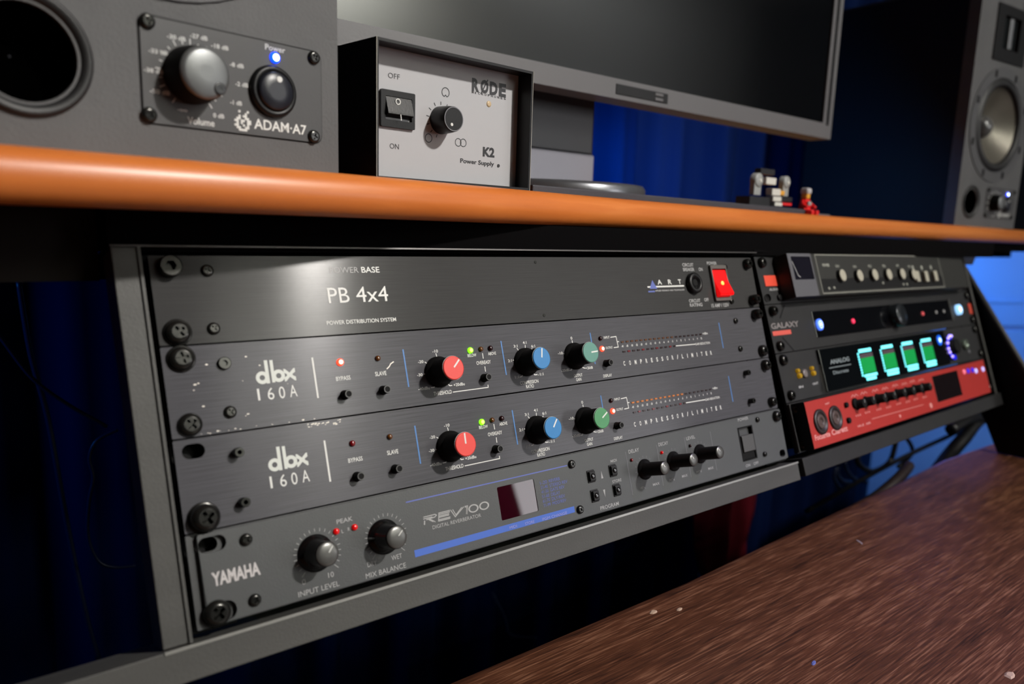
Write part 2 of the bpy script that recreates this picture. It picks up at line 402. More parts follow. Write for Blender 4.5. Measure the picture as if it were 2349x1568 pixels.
def housing():
    t = thing('rack_housing', 'grey steel desktop rack housing that holds both banks of audio units', 'rack', RACK, None, 0, 0, -200)
    f0 = RACK.at(0, 0, -200)
    hz = 200
    # left upright, with a slightly proud inner lip that catches the light
    MB().box(-15.5, -4.2, -2, 16, hz - 181, hz + 4, .5).box(-4.6, -3.2, -3.2, 10, hz - 181, hz + 4).build('left_upright', frame_m, t)
    MB().box(-3, 20, 8, 10, hz - 180, hz + 2).build('mounting_rail', matteblk, t)
    MB().box(463, 497, 8, 10, hz - 180, hz + 2).build('mounting_rail', matteblk, t)
    # bottom rail (thick, runs on past the left upright)
    b = MB().box(-90, 488, -6, 24, hz - 197, hz - 181.5, .6).build('bottom_rail', frame_m, t)
    MB().box(-16, 488, -6.6, -5, hz - 182.6, hz - 181.2).build('rail_lip', mat('pale_steel_edge', (150, 150, 146), .35, metal=.5), b)  # lip coloured paler than the rail
    MB().box(-16, 488, -3.6, -3, hz + 3.0, hz + 3.9).build('top_lip', mat('dim_steel_edge', (70, 68, 68), .4, metal=.4), t)
    MB().box(-16, 488, 7, 60, hz + 2.6, hz + 6).box(-14, 488, -3, 8, hz + 3.0, hz + 4.4).build('top_rail', facia_m, t)
    MB().box(40, 488, 124, 126, hz - 180, hz + 4).build('back_panel', matteblk, t)
    # second bay, a touch angled
    f2 = RACK2
    def loc(p):  # RACK2 local -> thing local
        w_ = f2.w(*p); d = w_ - f0.o; return (d.dot(f0.ex), d.dot(f0.ey), d.dot(f0.ez))
    def b2(mb):
        q = MB(); q.add([loc(v) for v in mb.v], mb.f); return q
    b2(MB().box(-4, 500, -6, 24, -197, -181.5, .6)).build('bottom_rail', powder, t)['label'] = 'rail of the right bay, darkened in colour where less light falls'  # falloff of light along the rail put into a darker colour
    b2(MB().box(-4, 492, -4, 60, 2.6, 5)).build('top_rail', facia_m, t)
    b2(MB().box(462, 482, 8, 10, -180, 2)).build('mounting_rail', matteblk, t)
    b2(MB().box(483.5, 490, -4, 30, -184, 4)).build('right_upright', frame_m, t)
    b2(MB().box(0, 484, 124, 126, -180, 4)).build('back_panel', matteblk, t)
    return t
housing()
# black facia under the shelf, and the brown apron left of it
fx = MB().box(-16, 1030, 2, 5, 1.5, 20.8); tag(fx.build('facia_panel', facia_m, None, WORLD), 'black facia strip between the orange shelf and the audio racks', 'panel')
tag(MB().box(-600, -17, 18, 24, -13.5, 20.8).build('desk_apron', mat('dark_brown_board', (24, 19, 16), .7, spec=.2), None, WORLD), 'dark brown apron board under the shelf, left of the rack', 'board')
# right leg bracket: slopes down towards the viewer
def leg():
    t = thing('side_bracket', 'black sloping steel leg plate at the right end of the rack', 'bracket', WORLD, None, 1003, 0, 0)
    P = [(25, -10), (40, -10), (40, -40), (-22, -205), (-330, -560), (-352, -560), (-110, -180), (-68, -132)]
    P = [(24, -11), (62, 20), (62, -10), (30, -120), (-30, -215), (-48, -249.5), (-150, -249.5), (-110, -193)]
    vs = [(x, y, z) for x in (-6, -2) for y, z in P]; n = len(P)
    MB().add(vs, [tuple(range(n)), tuple(range(2 * n - 1, n - 1, -1))] + [(i, i + n, (i + 1) % n + n, (i + 1) % n) for i in range(n)]).build('leg_plate', blackpl, t)
    a, b = Vector((-9, 22, -14)), Vector((-9, -112, -196))
    MB().tube([a, (a + b) / 2, b], 3.6, 8, res=1).build('folded_edge', frame_m, t)
leg()

# ================================================================== RACK UNITS
def unit(i, rack, name, label, group=None):
    f = rack.at(0, 0, -44.45 * (i + 1))
    return f, thing(name, label, 'audio unit', f, group)
def plate(t, m, holes, y=0., th=3., bev=0.):
    return MB().holed(rrect(0.2, 482.4, .4, 44.05, .6, 2), holes, y - 0, y + th).build('faceplate', m, t)
def chassis(t):
    MB().box(22, 460, 3, 118, 3.2, 41).build('chassis', mat('zinc_chassis', (60, 60, 62), .5, metal=.6), t)
HL, HR = 8.75, 473.85; HT, HB = 38.1, 6.35
def base_of(fr, x, y, h): return fr.px(x, y, -h)

# ---- 1  power conditioner
def power_unit():
    f, t = unit(0, RACK, 'power_conditioner', 'brushed black power distribution unit lettered PB 4x4, topmost in the left bank')
    bre = f.px(1590, 651); sw = [f.px(*p) for p in ((1624, 609), (1660, 609.4), (1673.6, 689.6), (1635, 690.7))]
    sx0, sx1 = sw[0][0], sw[1][0]; sz0, sz1 = (sw[2][1] + sw[3][1]) / 2, (sw[0][1] + sw[1][1]) / 2
    fp = plate(t, brush_a, [slot(HL, HT, 5, 3.4), slot(HL, HB, 5, 3.4), slot(HR, HT, 5, 3.4), slot(HR, HB, 5, 3.4)])
    chassis(t)
    for (x, z) in ((HL, HT),): screw(t, 'mounting_screw', x, z, 5.2, 5, 'socket', 0)
    screw(t, 'mounting_screw', HL, HB, 5.6, 3.0, 'cross', 6.5, 35)
    screw(t, 'mounting_screw', HR, HT, 4.6, 5.0, 'cross', 0, 10); screw(t, 'mounting_screw', HR - 1, HB, 4.6, 7.5, 'cross', 0, 50)
    for p, h in (((476.8, 619), 1.6), ((492, 752), 1.6), ((1666, 611.5), 1.6), ((1681, 690), 1.6)):
        x, z = f.px(*p, -h); screw(t, 'panel_screw', x, z, 3.1 if p[0] < 900 else 2.4, h, 'cross', 0, 30 + p[0] % 40)
    for p in ((1228, 601), (1248, 723)):
        x, z = f.px(*p); MB().lathe(x, z, [(1.1, 0), (1.0, -.3)], 12).build('rivet', screw_m, t)
    for s_, a, b_, c_, bo in (('BASE', (829.5, 624.9), (871, 624.5), 13, .012), ('PB', (754.5, 694.8), (803, 693.6), 35, 0.), ('4x4', (819, 692.8), (892, 690), 35, 0.), ('POWER DISTRIBUTION SYSTEM', (750, 744.5), (909, 736.5), 9, .01)):
        q_ = MB(); T(q_, f, s_, a, b_, c_, bo); q_.build('lettering', white_p, t)
    w_ = MB(); T(w_, f, 'A', (1508.7, 652), (1518.7, 651.7), 10.5, .02); T(w_, f, 'R', (1533, 651.5), (1541.3, 651.2), 10.5, .02); T(w_, f, 'T', (1556.3, 651), (1563, 650.8), 10.5, .02)
    S(w_, f, [(1485, 658), (1569, 655.3)], 3.6)
    w_.build('maker_lettering', white_p, t)['kind'] = 'stuff'
    g = MB(); T(g, f, 'POWER', (756.7, 625.9), (823, 625), 13, .0)
    T(g, f, 'CIRCUIT', (1565.7, 611), (1591, 610.8), 7.5, .02); T(g, f, 'BREAKER', (1567.4, 621.5), (1592.8, 621.2), 7.5, .02); T(g, f, 'ON', (1603, 621), (1612, 621), 7.5, .02)
    T(g, f, 'CIRCUIT', (1581, 693.5), (1607, 692.4), 7.5, .02); T(g, f, 'RATING', (1583, 703), (1611.6, 701.8), 7.5, .02); T(g, f, 'OFF', (1616, 691), (1626, 690.5), 7.5, .02)
    T(g, f, '15 AMP / 125V', (1632.7, 704.5), (1672.5, 702.7), 8, .02); T(g, f, 'POWER', (1622, 606.8), (1644, 606.6), 7, .02)
    T(g, f, 'APPLIED RESEARCH AND TECHNOLOGY', (1503, 668.5), (1570.7, 665.8), 3.6, .03)
    o_ = g.build('small_lettering', grey_p, t); o_['label'] = 'faded grey lettering'; o_['kind'] = 'stuff'
    b = MB(); q = [f.px(*p) for p in ((1495.6, 642), (1490.4, 662.5), (1507.6, 662))]; b.poly(q, -.16); S(b, f, [(1487, 668.6), (1502, 668)], 3.6)
    b.build('logo', navy_p, t)['label'] = 'blue triangle mark'
    x, z = f.px(1589, 650)
    k = MB().lathe(x, z, [(8.4, 0), (8.4, -3.2), (7.2, -4.2), (4.6, -4.2), (4.4, -1)], 28).build('circuit_breaker', blackpl, t)
    MB().lathe(x, z, [(3.4, -.9), (3.4, -2.4), (2.6, -3)], 20).build('breaker_button', matteblk, k)
    # lit rocker
    fr_ = MB().holed(rrect(sx0, sx1, sz0, sz1, .8), [[(sx0 + 1.6, sz0 + 3), (sx1 - 1.2, sz0 + 3), (sx1 - 1.2, sz1 - 3), (sx0 + 1.6, sz1 - 3)]], -2.2, 0).build('switch_bezel', mat('grey_brown_plastic', (84, 78, 74), .5), t)
    rm = mat('lit_red_rocker', (230, 10, 14), .25, emit=(235, 6, 10), estr=.75, coat=.4)
    a, b_ = sx0 + 1.8, sx1 - 1.4; z0, z1 = sz0 + 3.2, sz1 - 3.2; zm = z0 + (z1 - z0) * .28
    pr = [(1.5, z0), (-5.8, z0 + .6), (-6.6, z0 + 2.2), (-3, (z0 + z1) / 2), (-1.4, z1 - 1), (1.5, z1)]
    vs = [(x_, y_, z_) for x_ in (a, b_) for y_, z_ in pr]; n = len(pr)
    rk = MB().add(vs, [tuple(range(n - 1, -1, -1)), tuple(range(n, 2 * n))] + [(i, (i + 1) % n, (i + 1) % n + n, i + n) for i in range(n)]).build('rocker', rm, t)
    rk['label'] = 'glowing red rocker'
    cx_ = (a + b_) / 2
    MB().lathe(cx_ - .2, z0 + (z1 - z0) * .47, [(1.9, -3.6), (1.4, -4.0), (.5, -4.2)], 14).build('lamp_glow', mat('rocker_lamp', (255, 200, 90), .3, emit=(255, 170, 70), estr=1.6), rk)
power_unit()

# ---- 2/3  compressors, laid out once in millimetres and placed twice
def knob_dbx(t, f, cap, capm, ang, h, r=7.0):
    x, z = f.px(cap[0], cap[1], -h)
    k = MB().lathe(x, z, [(9.3, 0), (9.1, -2.2), (7.6, -3.2), (7.2, -4.2), (r, -h + .8), (r * .97, -h)], 36).build('knob', matteblk, t)
    c = MB().lathe(x, z, [(r * .99, -h + .3), (r * .99, -h - .25), (r * .92, -h - .45)], 36).build('knob_cap', capm, k)
    a = math.radians(ang); dx, dz = math.cos(a), math.sin(a)
    MB().stroke([(x + dx * .4, z + dz * .4), (x + dx * r * .92, z + dz * r * .92)], .95, -h - .5).build('pointer', white_p, k)
    MB().ring(x, z, r * .995, r * 1.03, -h + .25, 32).build('cap_rim', grey_p, k)
    return x, z
def button(t, f, p, h=5.5, r=2.3):
    x, z = f.px(p[0], p[1], -h)
    b = MB().lathe(x, z, [(r * 1.15, .2), (r * 1.15, -.5), (r, -.6), (r, -h + .4), (r * .9, -h), (r * .72, -h), (r * .66, -h + .25)], 22).build('push_button', matteblk, t)
    MB().ring(x, z, r * .7, r * .92, -h - .04, 22).build('button_rim', mat('button_rim_grey', (64, 64, 64), .4), b)
DBX_D = [((995, 935), (1024, 935), (1043, 1110), (1013, 1110))]
def compressor(i, second):
    lab = ('dark grey compressor with its red bypass light lit, directly under the power distribution unit' if not second else
           'dark grey compressor with its bypass light off, directly above the reverberator')
    f, t = unit(i, RACK, 'compressor_limiter', lab, 'rack compressors of the left bank')
    f1 = RACK.at(0, 0, -44.45 * 2)     # the face is laid out from the upper unit, the lower one is the same model
    g = lambda p: f1.px(*p)
    d = MB()
    plate(t, brush_b, [slot(HL, HT, 5.2, 3.5), slot(HL, HB, 5.2, 3.5), slot(HR, HT, 5.2, 3.5), slot(HR, HB, 5.2, 3.5)]); chassis(t)
    if not second:
        screw(t, 'mounting_screw', HL, HT, 5.6, 2.6, 'cross', 6.5, 12); screw(t, 'mounting_screw', HL, HB, 5.5, 3.2, 'cross', 0, 40)
        screw(t, 'mounting_screw', HR - 1, HT, 4.6, 7, 'cross', 0, 5); screw(t, 'mounting_screw', HR, HB, 5, 4.5, 'cross', 0, 45)
    else:
        screw(t, 'mounting_screw', HL + .5, HB, 6.6, 5.5, 'cross', 7.4, 28); screw(t, 'mounting_screw', HR, HT, 4.8, 5, 'cross', 0, 5)
        screw(t, 'mounting_screw', HR, HB, 4.2, 4.5, 'cross', 0, 33)
    for k, p in enumerate(((516, 832), (530, 944), (1690, 735), (1701, 799))):
        if second:
            x, z = f1.px(*p, -1.6); screw(t, 'socket_screw', x, z, 2.4 if k < 2 else 2.2, 5.0, 'socket')
        else:
            x, z = f1.px(*p, -1.6); screw(t, 'panel_screw', x, z, 3.1 if k < 2 else 2.5, 1.7, 'socket' if k == 0 else 'cross', 0, 15 + k * 20)
    # logo
    def zc(x, y): return f1.px(300 + x / 3.267, 540 + y / 3.267)
    lg = MB()
    for (c, stem) in ((zc(985, 1065), [zc(997, 936), zc(1022, 933), zc(1043, 1110), zc(1017, 1113)]), (zc(1108, 1050), [zc(1040, 934), zc(1063, 932), zc(1082, 1104), zc(1058, 1109)])):
        rr = abs(zc(985, 1017)[1] - zc(985, 1113)[1]) / 2
        lg.ring(c[0], c[1], rr * .42, rr * 1.0, -.13, 36); 
        xs = sorted(p[0] for p in stem); zs = sorted(p[1] for p in stem)
        lx0, lx1 = (xs[0] + xs[1]) / 2, (xs[2] + xs[3]) / 2
        lg.poly([(lx0, c[1] - rr * .98), (lx1, c[1] - rr * .98), (lx1, zs[3]), (lx0, zs[3])], -.14)
    a0 = zc(1155, 1095)[0]; a1 = zc(1240, 1080)[0]; cz_ = zc(1108, 1050)[1]; rr = abs(zc(985, 1017)[1] - zc(985, 1113)[1]) / 2
    xm = (a0 + a1) / 2; hw = (a1 - a0) / 2
    for sgn in (-1, 1):
        lg.poly([(xm + sgn * hw, cz_ + rr), (xm + sgn * hw * .75, cz_ + rr), (xm - sgn * .1 * hw, cz_ + rr * .25), (xm + sgn * hw * .1 - sgn * hw * .25, cz_ - rr * .15), (xm + sgn * hw * .3, cz_), (xm + sgn * hw, cz_ + rr * .4)], -.13)
        lg.poly([(xm + sgn * hw, cz_ - rr), (xm + sgn * hw * .75, cz_ - rr), (xm - sgn * .1 * hw, cz_ - rr * .25), (xm + sgn * hw * .1 - sgn * hw * .25, cz_ + rr * .15), (xm + sgn * hw * .3, cz_), (xm + sgn * hw, cz_ - rr * .4)], -.135)
    lg.poly([(xm - hw * .5, cz_ - rr * .3), (xm + hw * .5, cz_ - rr * .3), (xm + hw * .5, cz_ + rr * .3), (xm - hw * .5, cz_ + rr * .3)], -.14)
    lg.build('logo', mat('logo_white', (214, 218, 212), .5), t)
    w_ = MB(); mn_ = MB()
    for ch, x0, x1, y in (('1', 592.5, 597.5, 918.2), ('6', 615.5, 630.5, 915.8), ('0', 641.5, 655.5, 913.2), ('A', 666, 683, 909.5)):
        T(mn_, f1, ch, (x0, y), (x1, y - .5), 27)
    mn_.build('model_number', white_p, t)
    TX = [('BYPASS', (771.4, 873.2), (804.4, 870), 9.6), ('SLAVE', (861, 862.2), (886.8, 859.8), 9.6), ('-10', (992, 808.8), (1004.7, 808), 6.6), ('-20', (959, 833), (971.5, 832), 6.6),
          ('-30', (957, 863), (969.5, 862), 6.6), ('-40dBu', (960, 895.8), (986, 892), 7), ('+20dBu', (1041, 886.3), (1066, 882.6), 7), ('THRESHOLD', (995.3, 907), (1036.7, 902), 8.6),
          ('BELOW', (1073, 819), (1093, 816.6), 7), ('ABOVE', (1120, 815), (1138, 812.6), 7), ('OVEREASY', (1093.4, 836.5), (1126, 833), 8),
          ('2:1', (1165.6, 830.5), (1174, 829.5), 6.3), ('3:1', (1178.4, 797), (1187.4, 796), 6.3), ('4:1', (1199.4, 789), (1207.8, 788), 6.3), ('6:1', (1219, 797.2), (1227.5, 796), 6.3),
          ('1:1', (1181.7, 868), (1190.4, 867), 6.3), ('-1:1', (1234.6, 862), (1246.6, 860), 6.3), ('COMPRESSION', (1193.7, 882.2), (1235.4, 877), 7.8), ('RATIO', (1207.3, 890.6), (1225, 888), 7.8),
          ('0', (1309, 778.4), (1313, 778), 6.3), ('-10', (1280, 813.2), (1291, 812), 6), ('-20dB', (1288, 853), (1305.6, 850.6), 6), ('+20dB', (1343.7, 847), (1360, 845), 6),
          ('OUTPUT', (1316.9, 865), (1336.3, 862.6), 7), ('GAIN', (1322, 874), (1334, 872.4), 7), ('INPUT', (1385.3, 777), (1398.4, 775.3), 5.5), ('OUTPUT', (1389.7, 800.6), (1405.6, 798.6), 5.5),
          ('DISPLAY', (1384.3, 865.2), (1404, 862.8), 6.5), ('+dBm', (1611.9, 767.5), (1623.4, 766), 5), ('GAIN REDUCTION', (1595.4, 792), (1628.5, 787.6), 5)]
    for s_, a, b, c in TX: T(w_, f1, s_, a, b, c, .012)
    word = 'COMPRESSOR/LIMITER'; xs0 = f1.px(1431, 838)[0]; xs1 = f1.px(1632.8, 812)[0]; zb = (f1.px(1431, 838.6)[1] + f1.px(1632.8, 812.4)[1]) / 2; ch_ = f1.px(1431, 828.4)[1] - f1.px(1431, 838.4)[1]
    stp = (xs1 - xs0 - 1.6) / (len(word) - 1)
    for k, c in enumerate(word):
        wd = 2.0 if c == 'M' else (.6 if c == 'I' else 1.7); cx_ = xs0 + .8 + k * stp; w_.text(c, cx_ - wd / 2, cx_ + wd / 2, zb, ch_, -.12, .03)
    nums = ['-40', '-35', '-30', '-25', '-20', '-15', '-12', '-10', '-8', '-6', '-4', '-2', '0', '1', '2', '4', '6', '9', '12']
    n0, n1 = f1.px(1428, 796), f1.px(1609, 777.6)
    for k, c in enumerate(nums):
        cx_ = n0[0] + (n1[0] - n0[0]) * k / 18; w_.text(c, cx_ - .32 * len(c), cx_ + .32 * len(c), (n0[1] + n1[1]) / 2, 1.5, -.12, .03)
    ticks = [[(999.6, 810), (1002.7, 821.7)], [(974, 830), (986.8, 837.6)], [(972.3, 858), (986.8, 855.5)], [(988, 889), (995.8, 888), (999, 876.7)], [(1025.7, 878), (1031.5, 884.3), (1037, 883.5)],
             [(1039, 898.9), (1119.7, 888), (1119, 881.8)], [(1106.4, 809.5), (1108.4, 822)], [(1112, 840), (1113.5, 852)], [(1176, 825.6), (1187, 826.8)], [(1185.3, 798), (1191.7, 807)],
             [(1204.5, 791), (1204.7, 801.3)], [(1220.5, 799), (1217, 806)], [(1192, 864.4), (1197, 863.4), (1199.4, 853.7)], [(1223, 854), (1226.4, 859.3), (1232.6, 858.8)], [(1312, 780.4), (1313.8, 791)],
             [(1292.6, 810.8), (1301, 812)], [(1306, 849), (1310.7, 848.6), (1313.3, 836.5)], [(1334, 840.4), (1338, 843.2), (1342.7, 844.2)],
             [(1399.8, 773.4), (1412.8, 771.4), (1418, 795.6), (1407.8, 797)], [(1415.7, 783.4), (1419.6, 783)], [(1549.6, 793), (1595, 789)]]
    for tk in ticks: S(w_, f1, tk, 2.0)
    S(w_, f1, [(716, 819), (730, 913)], 0)
    a = f1.px(715.5, 819.5); b = f1.px(729.7, 912.5); mx_ = (a[0] + b[0]) / 2
    w_.stroke([(mx_, a[1]), (mx_, b[1])], 1.0, -.12)
    w_.build('lettering', white_p, t)['kind'] = 'stuff'
    bl = MB()
    for p, q in (((924, 801), (937.5, 887)), ((1148.5, 781.6), (1161.6, 859.5)), ((1352.5, 763), (1366, 834.5)), ((1648, 740), (1659.6, 798))):
        a = f1.px(*p); b = f1.px(*q); mx_ = (a[0] + b[0]) / 2; MB().stroke([(mx_, a[1]), (mx_, b[1])], .85, -.12).build('divider_line', blue_p, t)
    for p in ((800.5, 902.7), (889, 892), (1121.7, 863.9), (1402, 830.5)): button(t, f1, p)
    if not second: led(t, *f1.px(781.5, 830, -1), 2.0, led_red, core=led_core, lab='lit red bypass light')
    else: led(t, *f1.px(781.5, 830, -1), 1.7, led_red_off)
    led(t, *f1.px(867.8, 821, -1), 1.6, led_amber_off)
    led(t, *f1.px(1080.3, 802.8, -1), 1.9, led_green, core=led_green_core, lab='lit green light')
    led(t, *f1.px(1104, 800, -1), 1.6, led_amber_off); led(t, *f1.px(1126, 798, -1), 1.7, led_dark)
    led(t, *f1.px(1378.5, 775.5, -1), 1.6, led_dark); led(t, *f1.px(1382.4, 799.3, -1), 2.0, led_red, core=led_core, lab='lit red output light')
    l0, l1 = f1.px(1427.3, 784), f1.px(1606, 766.8)
    for k in range(19):
        x_ = l0[0] + (l1[0] - l0[0]) * k / 18; z_ = (l0[1] + l1[1]) / 2
        on = second and k < 12
        MB().box(x_ - 1.25, x_ + 1.25, -.5, .2, z_ - .55, z_ + .55).build('meter_segment', led_orange if on else (led_amber_off if k < 12 else led_dark), t)
    l0, l1 = f1.px(1431.2, 806.9), f1.px(1546.7, 792.8)
    for k in range(12):
        x_ = l0[0] + (l1[0] - l0[0]) * k / 11; z_ = (l0[1] + l1[1]) / 2
        MB().box(x_ - 1.25, x_ + 1.25, -.5, .2, z_ - .6, z_ + .6).build('meter_segment', led_red_off if k % 3 == 1 else led_dark, t)
    if not second:
        knob_dbx(t, f1, (1040, 843.4), red_cap, 45, 16.5); knob_dbx(t, f1, (1242, 821), blue_cap, 78, 16.5); knob_dbx(t, f1, (1354.7, 807.7), teal_cap, 3, 16.5)
    else:
        knob_dbx(t, f1, (1040, 843.4), red_cap, 88, 16.5); knob_dbx(t, f1, (1242, 821), blue_cap, 52, 16.5); knob_dbx(t, f1, (1354.7, 807.7), green_cap, 32, 16.5)
    # chipped paint
    cm = mat('bare_aluminium_chip', (205, 200, 190), .4, metal=.3); ch = MB(); rnd = random.Random(3 + i)
    spots = [(887, 846, 903, 829)] if not second else []
    for x0, y0, x1, y1 in spots: S(ch, f1, [(x0, y0), (x0 + 6, y0 - 6), (x0 + 9, y0 - 12), (x1, y1)], 2.4)
    for k in range(26):
        if not second: x_ = rnd.uniform(1, 70) if k < 18 else rnd.uniform(10, 40); z_ = .9 + rnd.random() * .7 if k < 14 else rnd.uniform(4, 38)
        else: x_ = rnd.uniform(65, 84); z_ = 41 + rnd.random() * 2.2; 
        r_ = rnd.uniform(.15, .55); ch.poly([(x_ + r_ * 1.6 * math.cos(a), z_ + r_ * .8 * math.sin(a)) for a in [j * 1.05 + rnd.random() * .5 for j in range(6)]], -.1)
    ch.build('paint_chips', cm, t)['kind'] = 'stuff'
compressor(1, False); compressor(2, True)

# ---- 4  reverberator
def arrow(mb, f, c, up, r=5, d=0.):
    x, z = f.px(*c, d); k = abs(f.px(c[0], c[1] + 10, d)[1] - z) / 10 * r; s_ = 1 if up else -1
    mb.poly([(x - k * .55, z - s_ * k * 1.5), (x + k * .55, z - s_ * k * 1.5), (x, z + s_ * k * 1.5)], d - .15)
def knob_rev(t, f, cap, h, r, tick=True, ang=45, base=None, small=False):
    x, z = f.px(cap[0], cap[1], -h)
    k = MB().lathe(x, z, [(r * 1.5, -2.2), (r * 1.5, -2.9), (r * 1.16, -3.6), (r * 1.12, -4.4), (r * 1.0, -5.0), (r, -h + 1.6), (r * .9, -h + .5), (r * .7, -h + .05), (r * .3, -h - .15)], 36).build('knob', gloss if not small else blackpl, t)
    a = math.radians(ang)
    cpm = mat('satin_silver_knob_top', (96, 96, 94), .32, metal=.6)
    MB().lathe(x, z, [(r * .93, -h + .55), (r * .85, -h + .15), (r * .6, -h - .12), (r * .25, -h - .25)], 30).build('knob_cap', cpm, k)
    MB().stroke([(x + math.cos(a) * .8, z + math.sin(a) * .8), (x + math.cos(a) * r * .7, z + math.sin(a) * r * .7)], .5, -h - .28).build('pointer', white_p, k)
    return x, z
def reverb():
    f, t = unit(3, RACK, 'reverberator', 'grey digital reverberator with a blue stripe and small display, bottom of the left bank')
    Y = -2.2
    ear = MB().holed(rrect(.2, 482.4, .4, 44.05, .6, 2), [slot(HL, HT, 5.2, 3.3), slot(HL, HB, 5.2, 3.3), slot(HR, HT, 4, 2.9), slot(HR, HB, 4, 2.9)], .6, 3).build('rack_ear', mat('worn_dark_ear', (70, 71, 72), .45, metal=.3), t)
    d_ = [f.px(*p, Y) for p in ((1139.6, 1116.7), (1223.9, 1098.8), (1235.9, 1170.3), (1151.6, 1194.6))]
    dx0, dx1 = (d_[0][0] + d_[3][0]) / 2, (d_[1][0] + d_[2][0]) / 2; dz1, dz0 = (d_[0][1] + d_[1][1]) / 2, (d_[2][1] + d_[3][1]) / 2
    s_ = [f.px(*p, Y) for p in ((1690.4, 979.8), (1723, 975.4), (1739, 1049.4), (1705, 1059))]
    sx0, sx1 = (s_[0][0] + s_[3][0]) / 2, (s_[1][0] + s_[2][0]) / 2; sz1, sz0 = (s_[0][1] + s_[1][1]) / 2, (s_[2][1] + s_[3][1]) / 2
    MB().holed(rrect(4.5, 481, 1.4, 43.6, 1.2, 3), [slot(HL + 2.0, HT, 6.4, 3.7), slot(HL + 2.0, HB, 7.2, 4.6), slot(HR, HT, 4.2, 3.1), slot(HR, HB, 4.2, 3.1), rrect(dx0, dx1, dz0, dz1, .8), rrect(sx0, sx1, sz0, sz1, .4)], Y, .6).build('faceplate', yam_m, t)
    chassis(t)
    screw(t, 'mounting_screw', HL + .3, HB, 6.3, 4.6, 'cross', 0, 35); screw(t, 'mounting_screw', HR, HT, 4.8, 4.8, 'cross', 0, 15, y=-1)
    for p in ((566.6, 1237), (587, 1376), (1314, 1063.8), (1333.5, 1168), (1740, 962), (1757, 1041)):
        x, z = f.px(*p, Y - 1.6); screw(t, 'panel_screw', x, z, (3.0 if p[0] < 700 else 2.8) if p[0] < 1500 else 2.2, 1.8, 'cross', 0, 20 + p[0] % 50, y=Y)
    disp = MB().box(dx0, dx1, Y + .35, 2, dz0, dz1).build('display_window', mat('dark_red_acrylic', (40, 3, 14), .02, coat=0., spec=.5, ior=1.5), t)
    disp['label'] = 'dark red glossy display'
    sb = MB().holed(rrect(sx0, sx1, sz0, sz1, .4), [rrect(sx0 + 1.4, sx1 - 1.4, sz0 + 1, sz1 - 1, .4)], Y - .3, 2).box(sx0 + 1, sx1 - 1, 3.4, 4, sz0, sz1).build('switch_bezel', matteblk, t)
    zc_ = (sz0 + sz1) / 2; hh = (sz1 - sz0)
    MB().box(sx0 + 2.2, sx1 - 2, -3.6, 2, zc_ - hh * .24, zc_ + hh * .24, .4).build('rocker', mat('grey_rocker_plastic', (70, 70, 70), .45), t)
    MB().box(sx0 + 2.2, sx1 - 2, -1.8, 2, zc_ - hh * .46, zc_ - hh * .25, .2).build('rocker_edge', matteblk, t)
    w_ = MB(); F_ = lambda s, a, b, c, bo=.01, sl=0.: T(w_, f, s, a, b, c, bo, Y, sl)
    F_('INPUT LEVEL', (685, 1368.5), (779, 1343.6), 12.5, .0); F_('0', (693.5, 1340.6), (702, 1338.6), 12, .0); F_('10', (753.5, 1324.5), (766.3, 1321.5), 12, .0)
    F_('PEAK', (772.6, 1201.5), (809.3, 1193), 10); F_('L', (783.8, 1222), (788.6, 1221.5), 8); F_('R', (798, 1217), (803, 1216), 8)
    F_('DRY', (843.5, 1300), (865, 1295), 11, .0); F_('WET', (898.6, 1284.6), (922.6, 1279), 11, .0); F_('MIX BALANCE', (839.6, 1325.5), (932, 1302), 12, .0)
    F_('DIGITAL REVERBERATOR', (992.5, 1212), (1103.8, 1186), 8.5, .0)
    F_('MIDI', (1400.6, 1060.5), (1414.7, 1058), 6.5); F_('STORE', (1405, 1107.7), (1425.7, 1102.6), 6.5); F_('PROGRAM', (1377.6, 1169), (1419.8, 1158.8), 9)
    F_('DELAY', (1442.4, 1040.6), (1466, 1034), 8.5); F_('DECAY', (1510.9, 1023.8), (1532.7, 1018), 8); F_('LEVEL', (1574.7, 1009.5), (1594.6, 1004.3), 7.5)
    for a, b in (((1468, 1122.5), (1480, 1119.6)), ((1535.4, 1104), (1546.9, 1100.7)), ((1597.6, 1085), (1609, 1082))): F_('MIN', a, b, 6)
    for a, b in (((1498, 1114.5), (1513, 1110)), ((1564.8, 1095.5), (1577.4, 1091.5)), ((1625, 1078), (1637, 1074))): F_('MAX', a, b, 6)
    F_('POWER', (1693, 966.5), (1716.6, 961), 7); F_('ON    OFF', (1711.5, 1072.5), (1740, 1062), 6.5)
    arrow(w_, f, (1380, 1088), True, 6, Y); arrow(w_, f, (1386.6, 1131), False, 6, Y)
    # REV100 drawn as double strokes, each letter a slanted wide shape
    x0, zb = f.px(970, 1203, Y); x1 = f.px(1121, 1167, Y)[0]; zb = (zb + f.px(1121, 1167, Y)[1]) / 2; H_ = (f.px(1063, 1160, Y)[1] - f.px(1063, 1180.5, Y)[1]); W_ = x1 - x0
    def st(pts, wd=.55): w_.stroke([(x0 + W_ * a + H_ * b * .22, zb + H_ * b) for a, b in pts], wd, Y - .12)
    for o_ in (0, .16):
        st([(.0, .86 - o_), (.17, .86 - o_), (.19, .74 - o_ * .6), (.17, .58 - o_ * .3), (.045, .5 - o_)] if o_ == 0 else [(.0, .66), (.13, .66)])
    st([(.02, 0), (.02, .46)], .8); st([(.08, .48), (.15, .12)], .8); st([(.10, .48), (.18, .02)], .5)
    for b_ in (.9, .74): st([(.22, b_), (.39, b_)])
    for b_ in (.56, .42): st([(.23, b_), (.38, b_)])
    for b_ in (.16, .02): st([(.23, b_), (.40, b_)])
    st([(.225, .94), (.225, -.02)], .6)
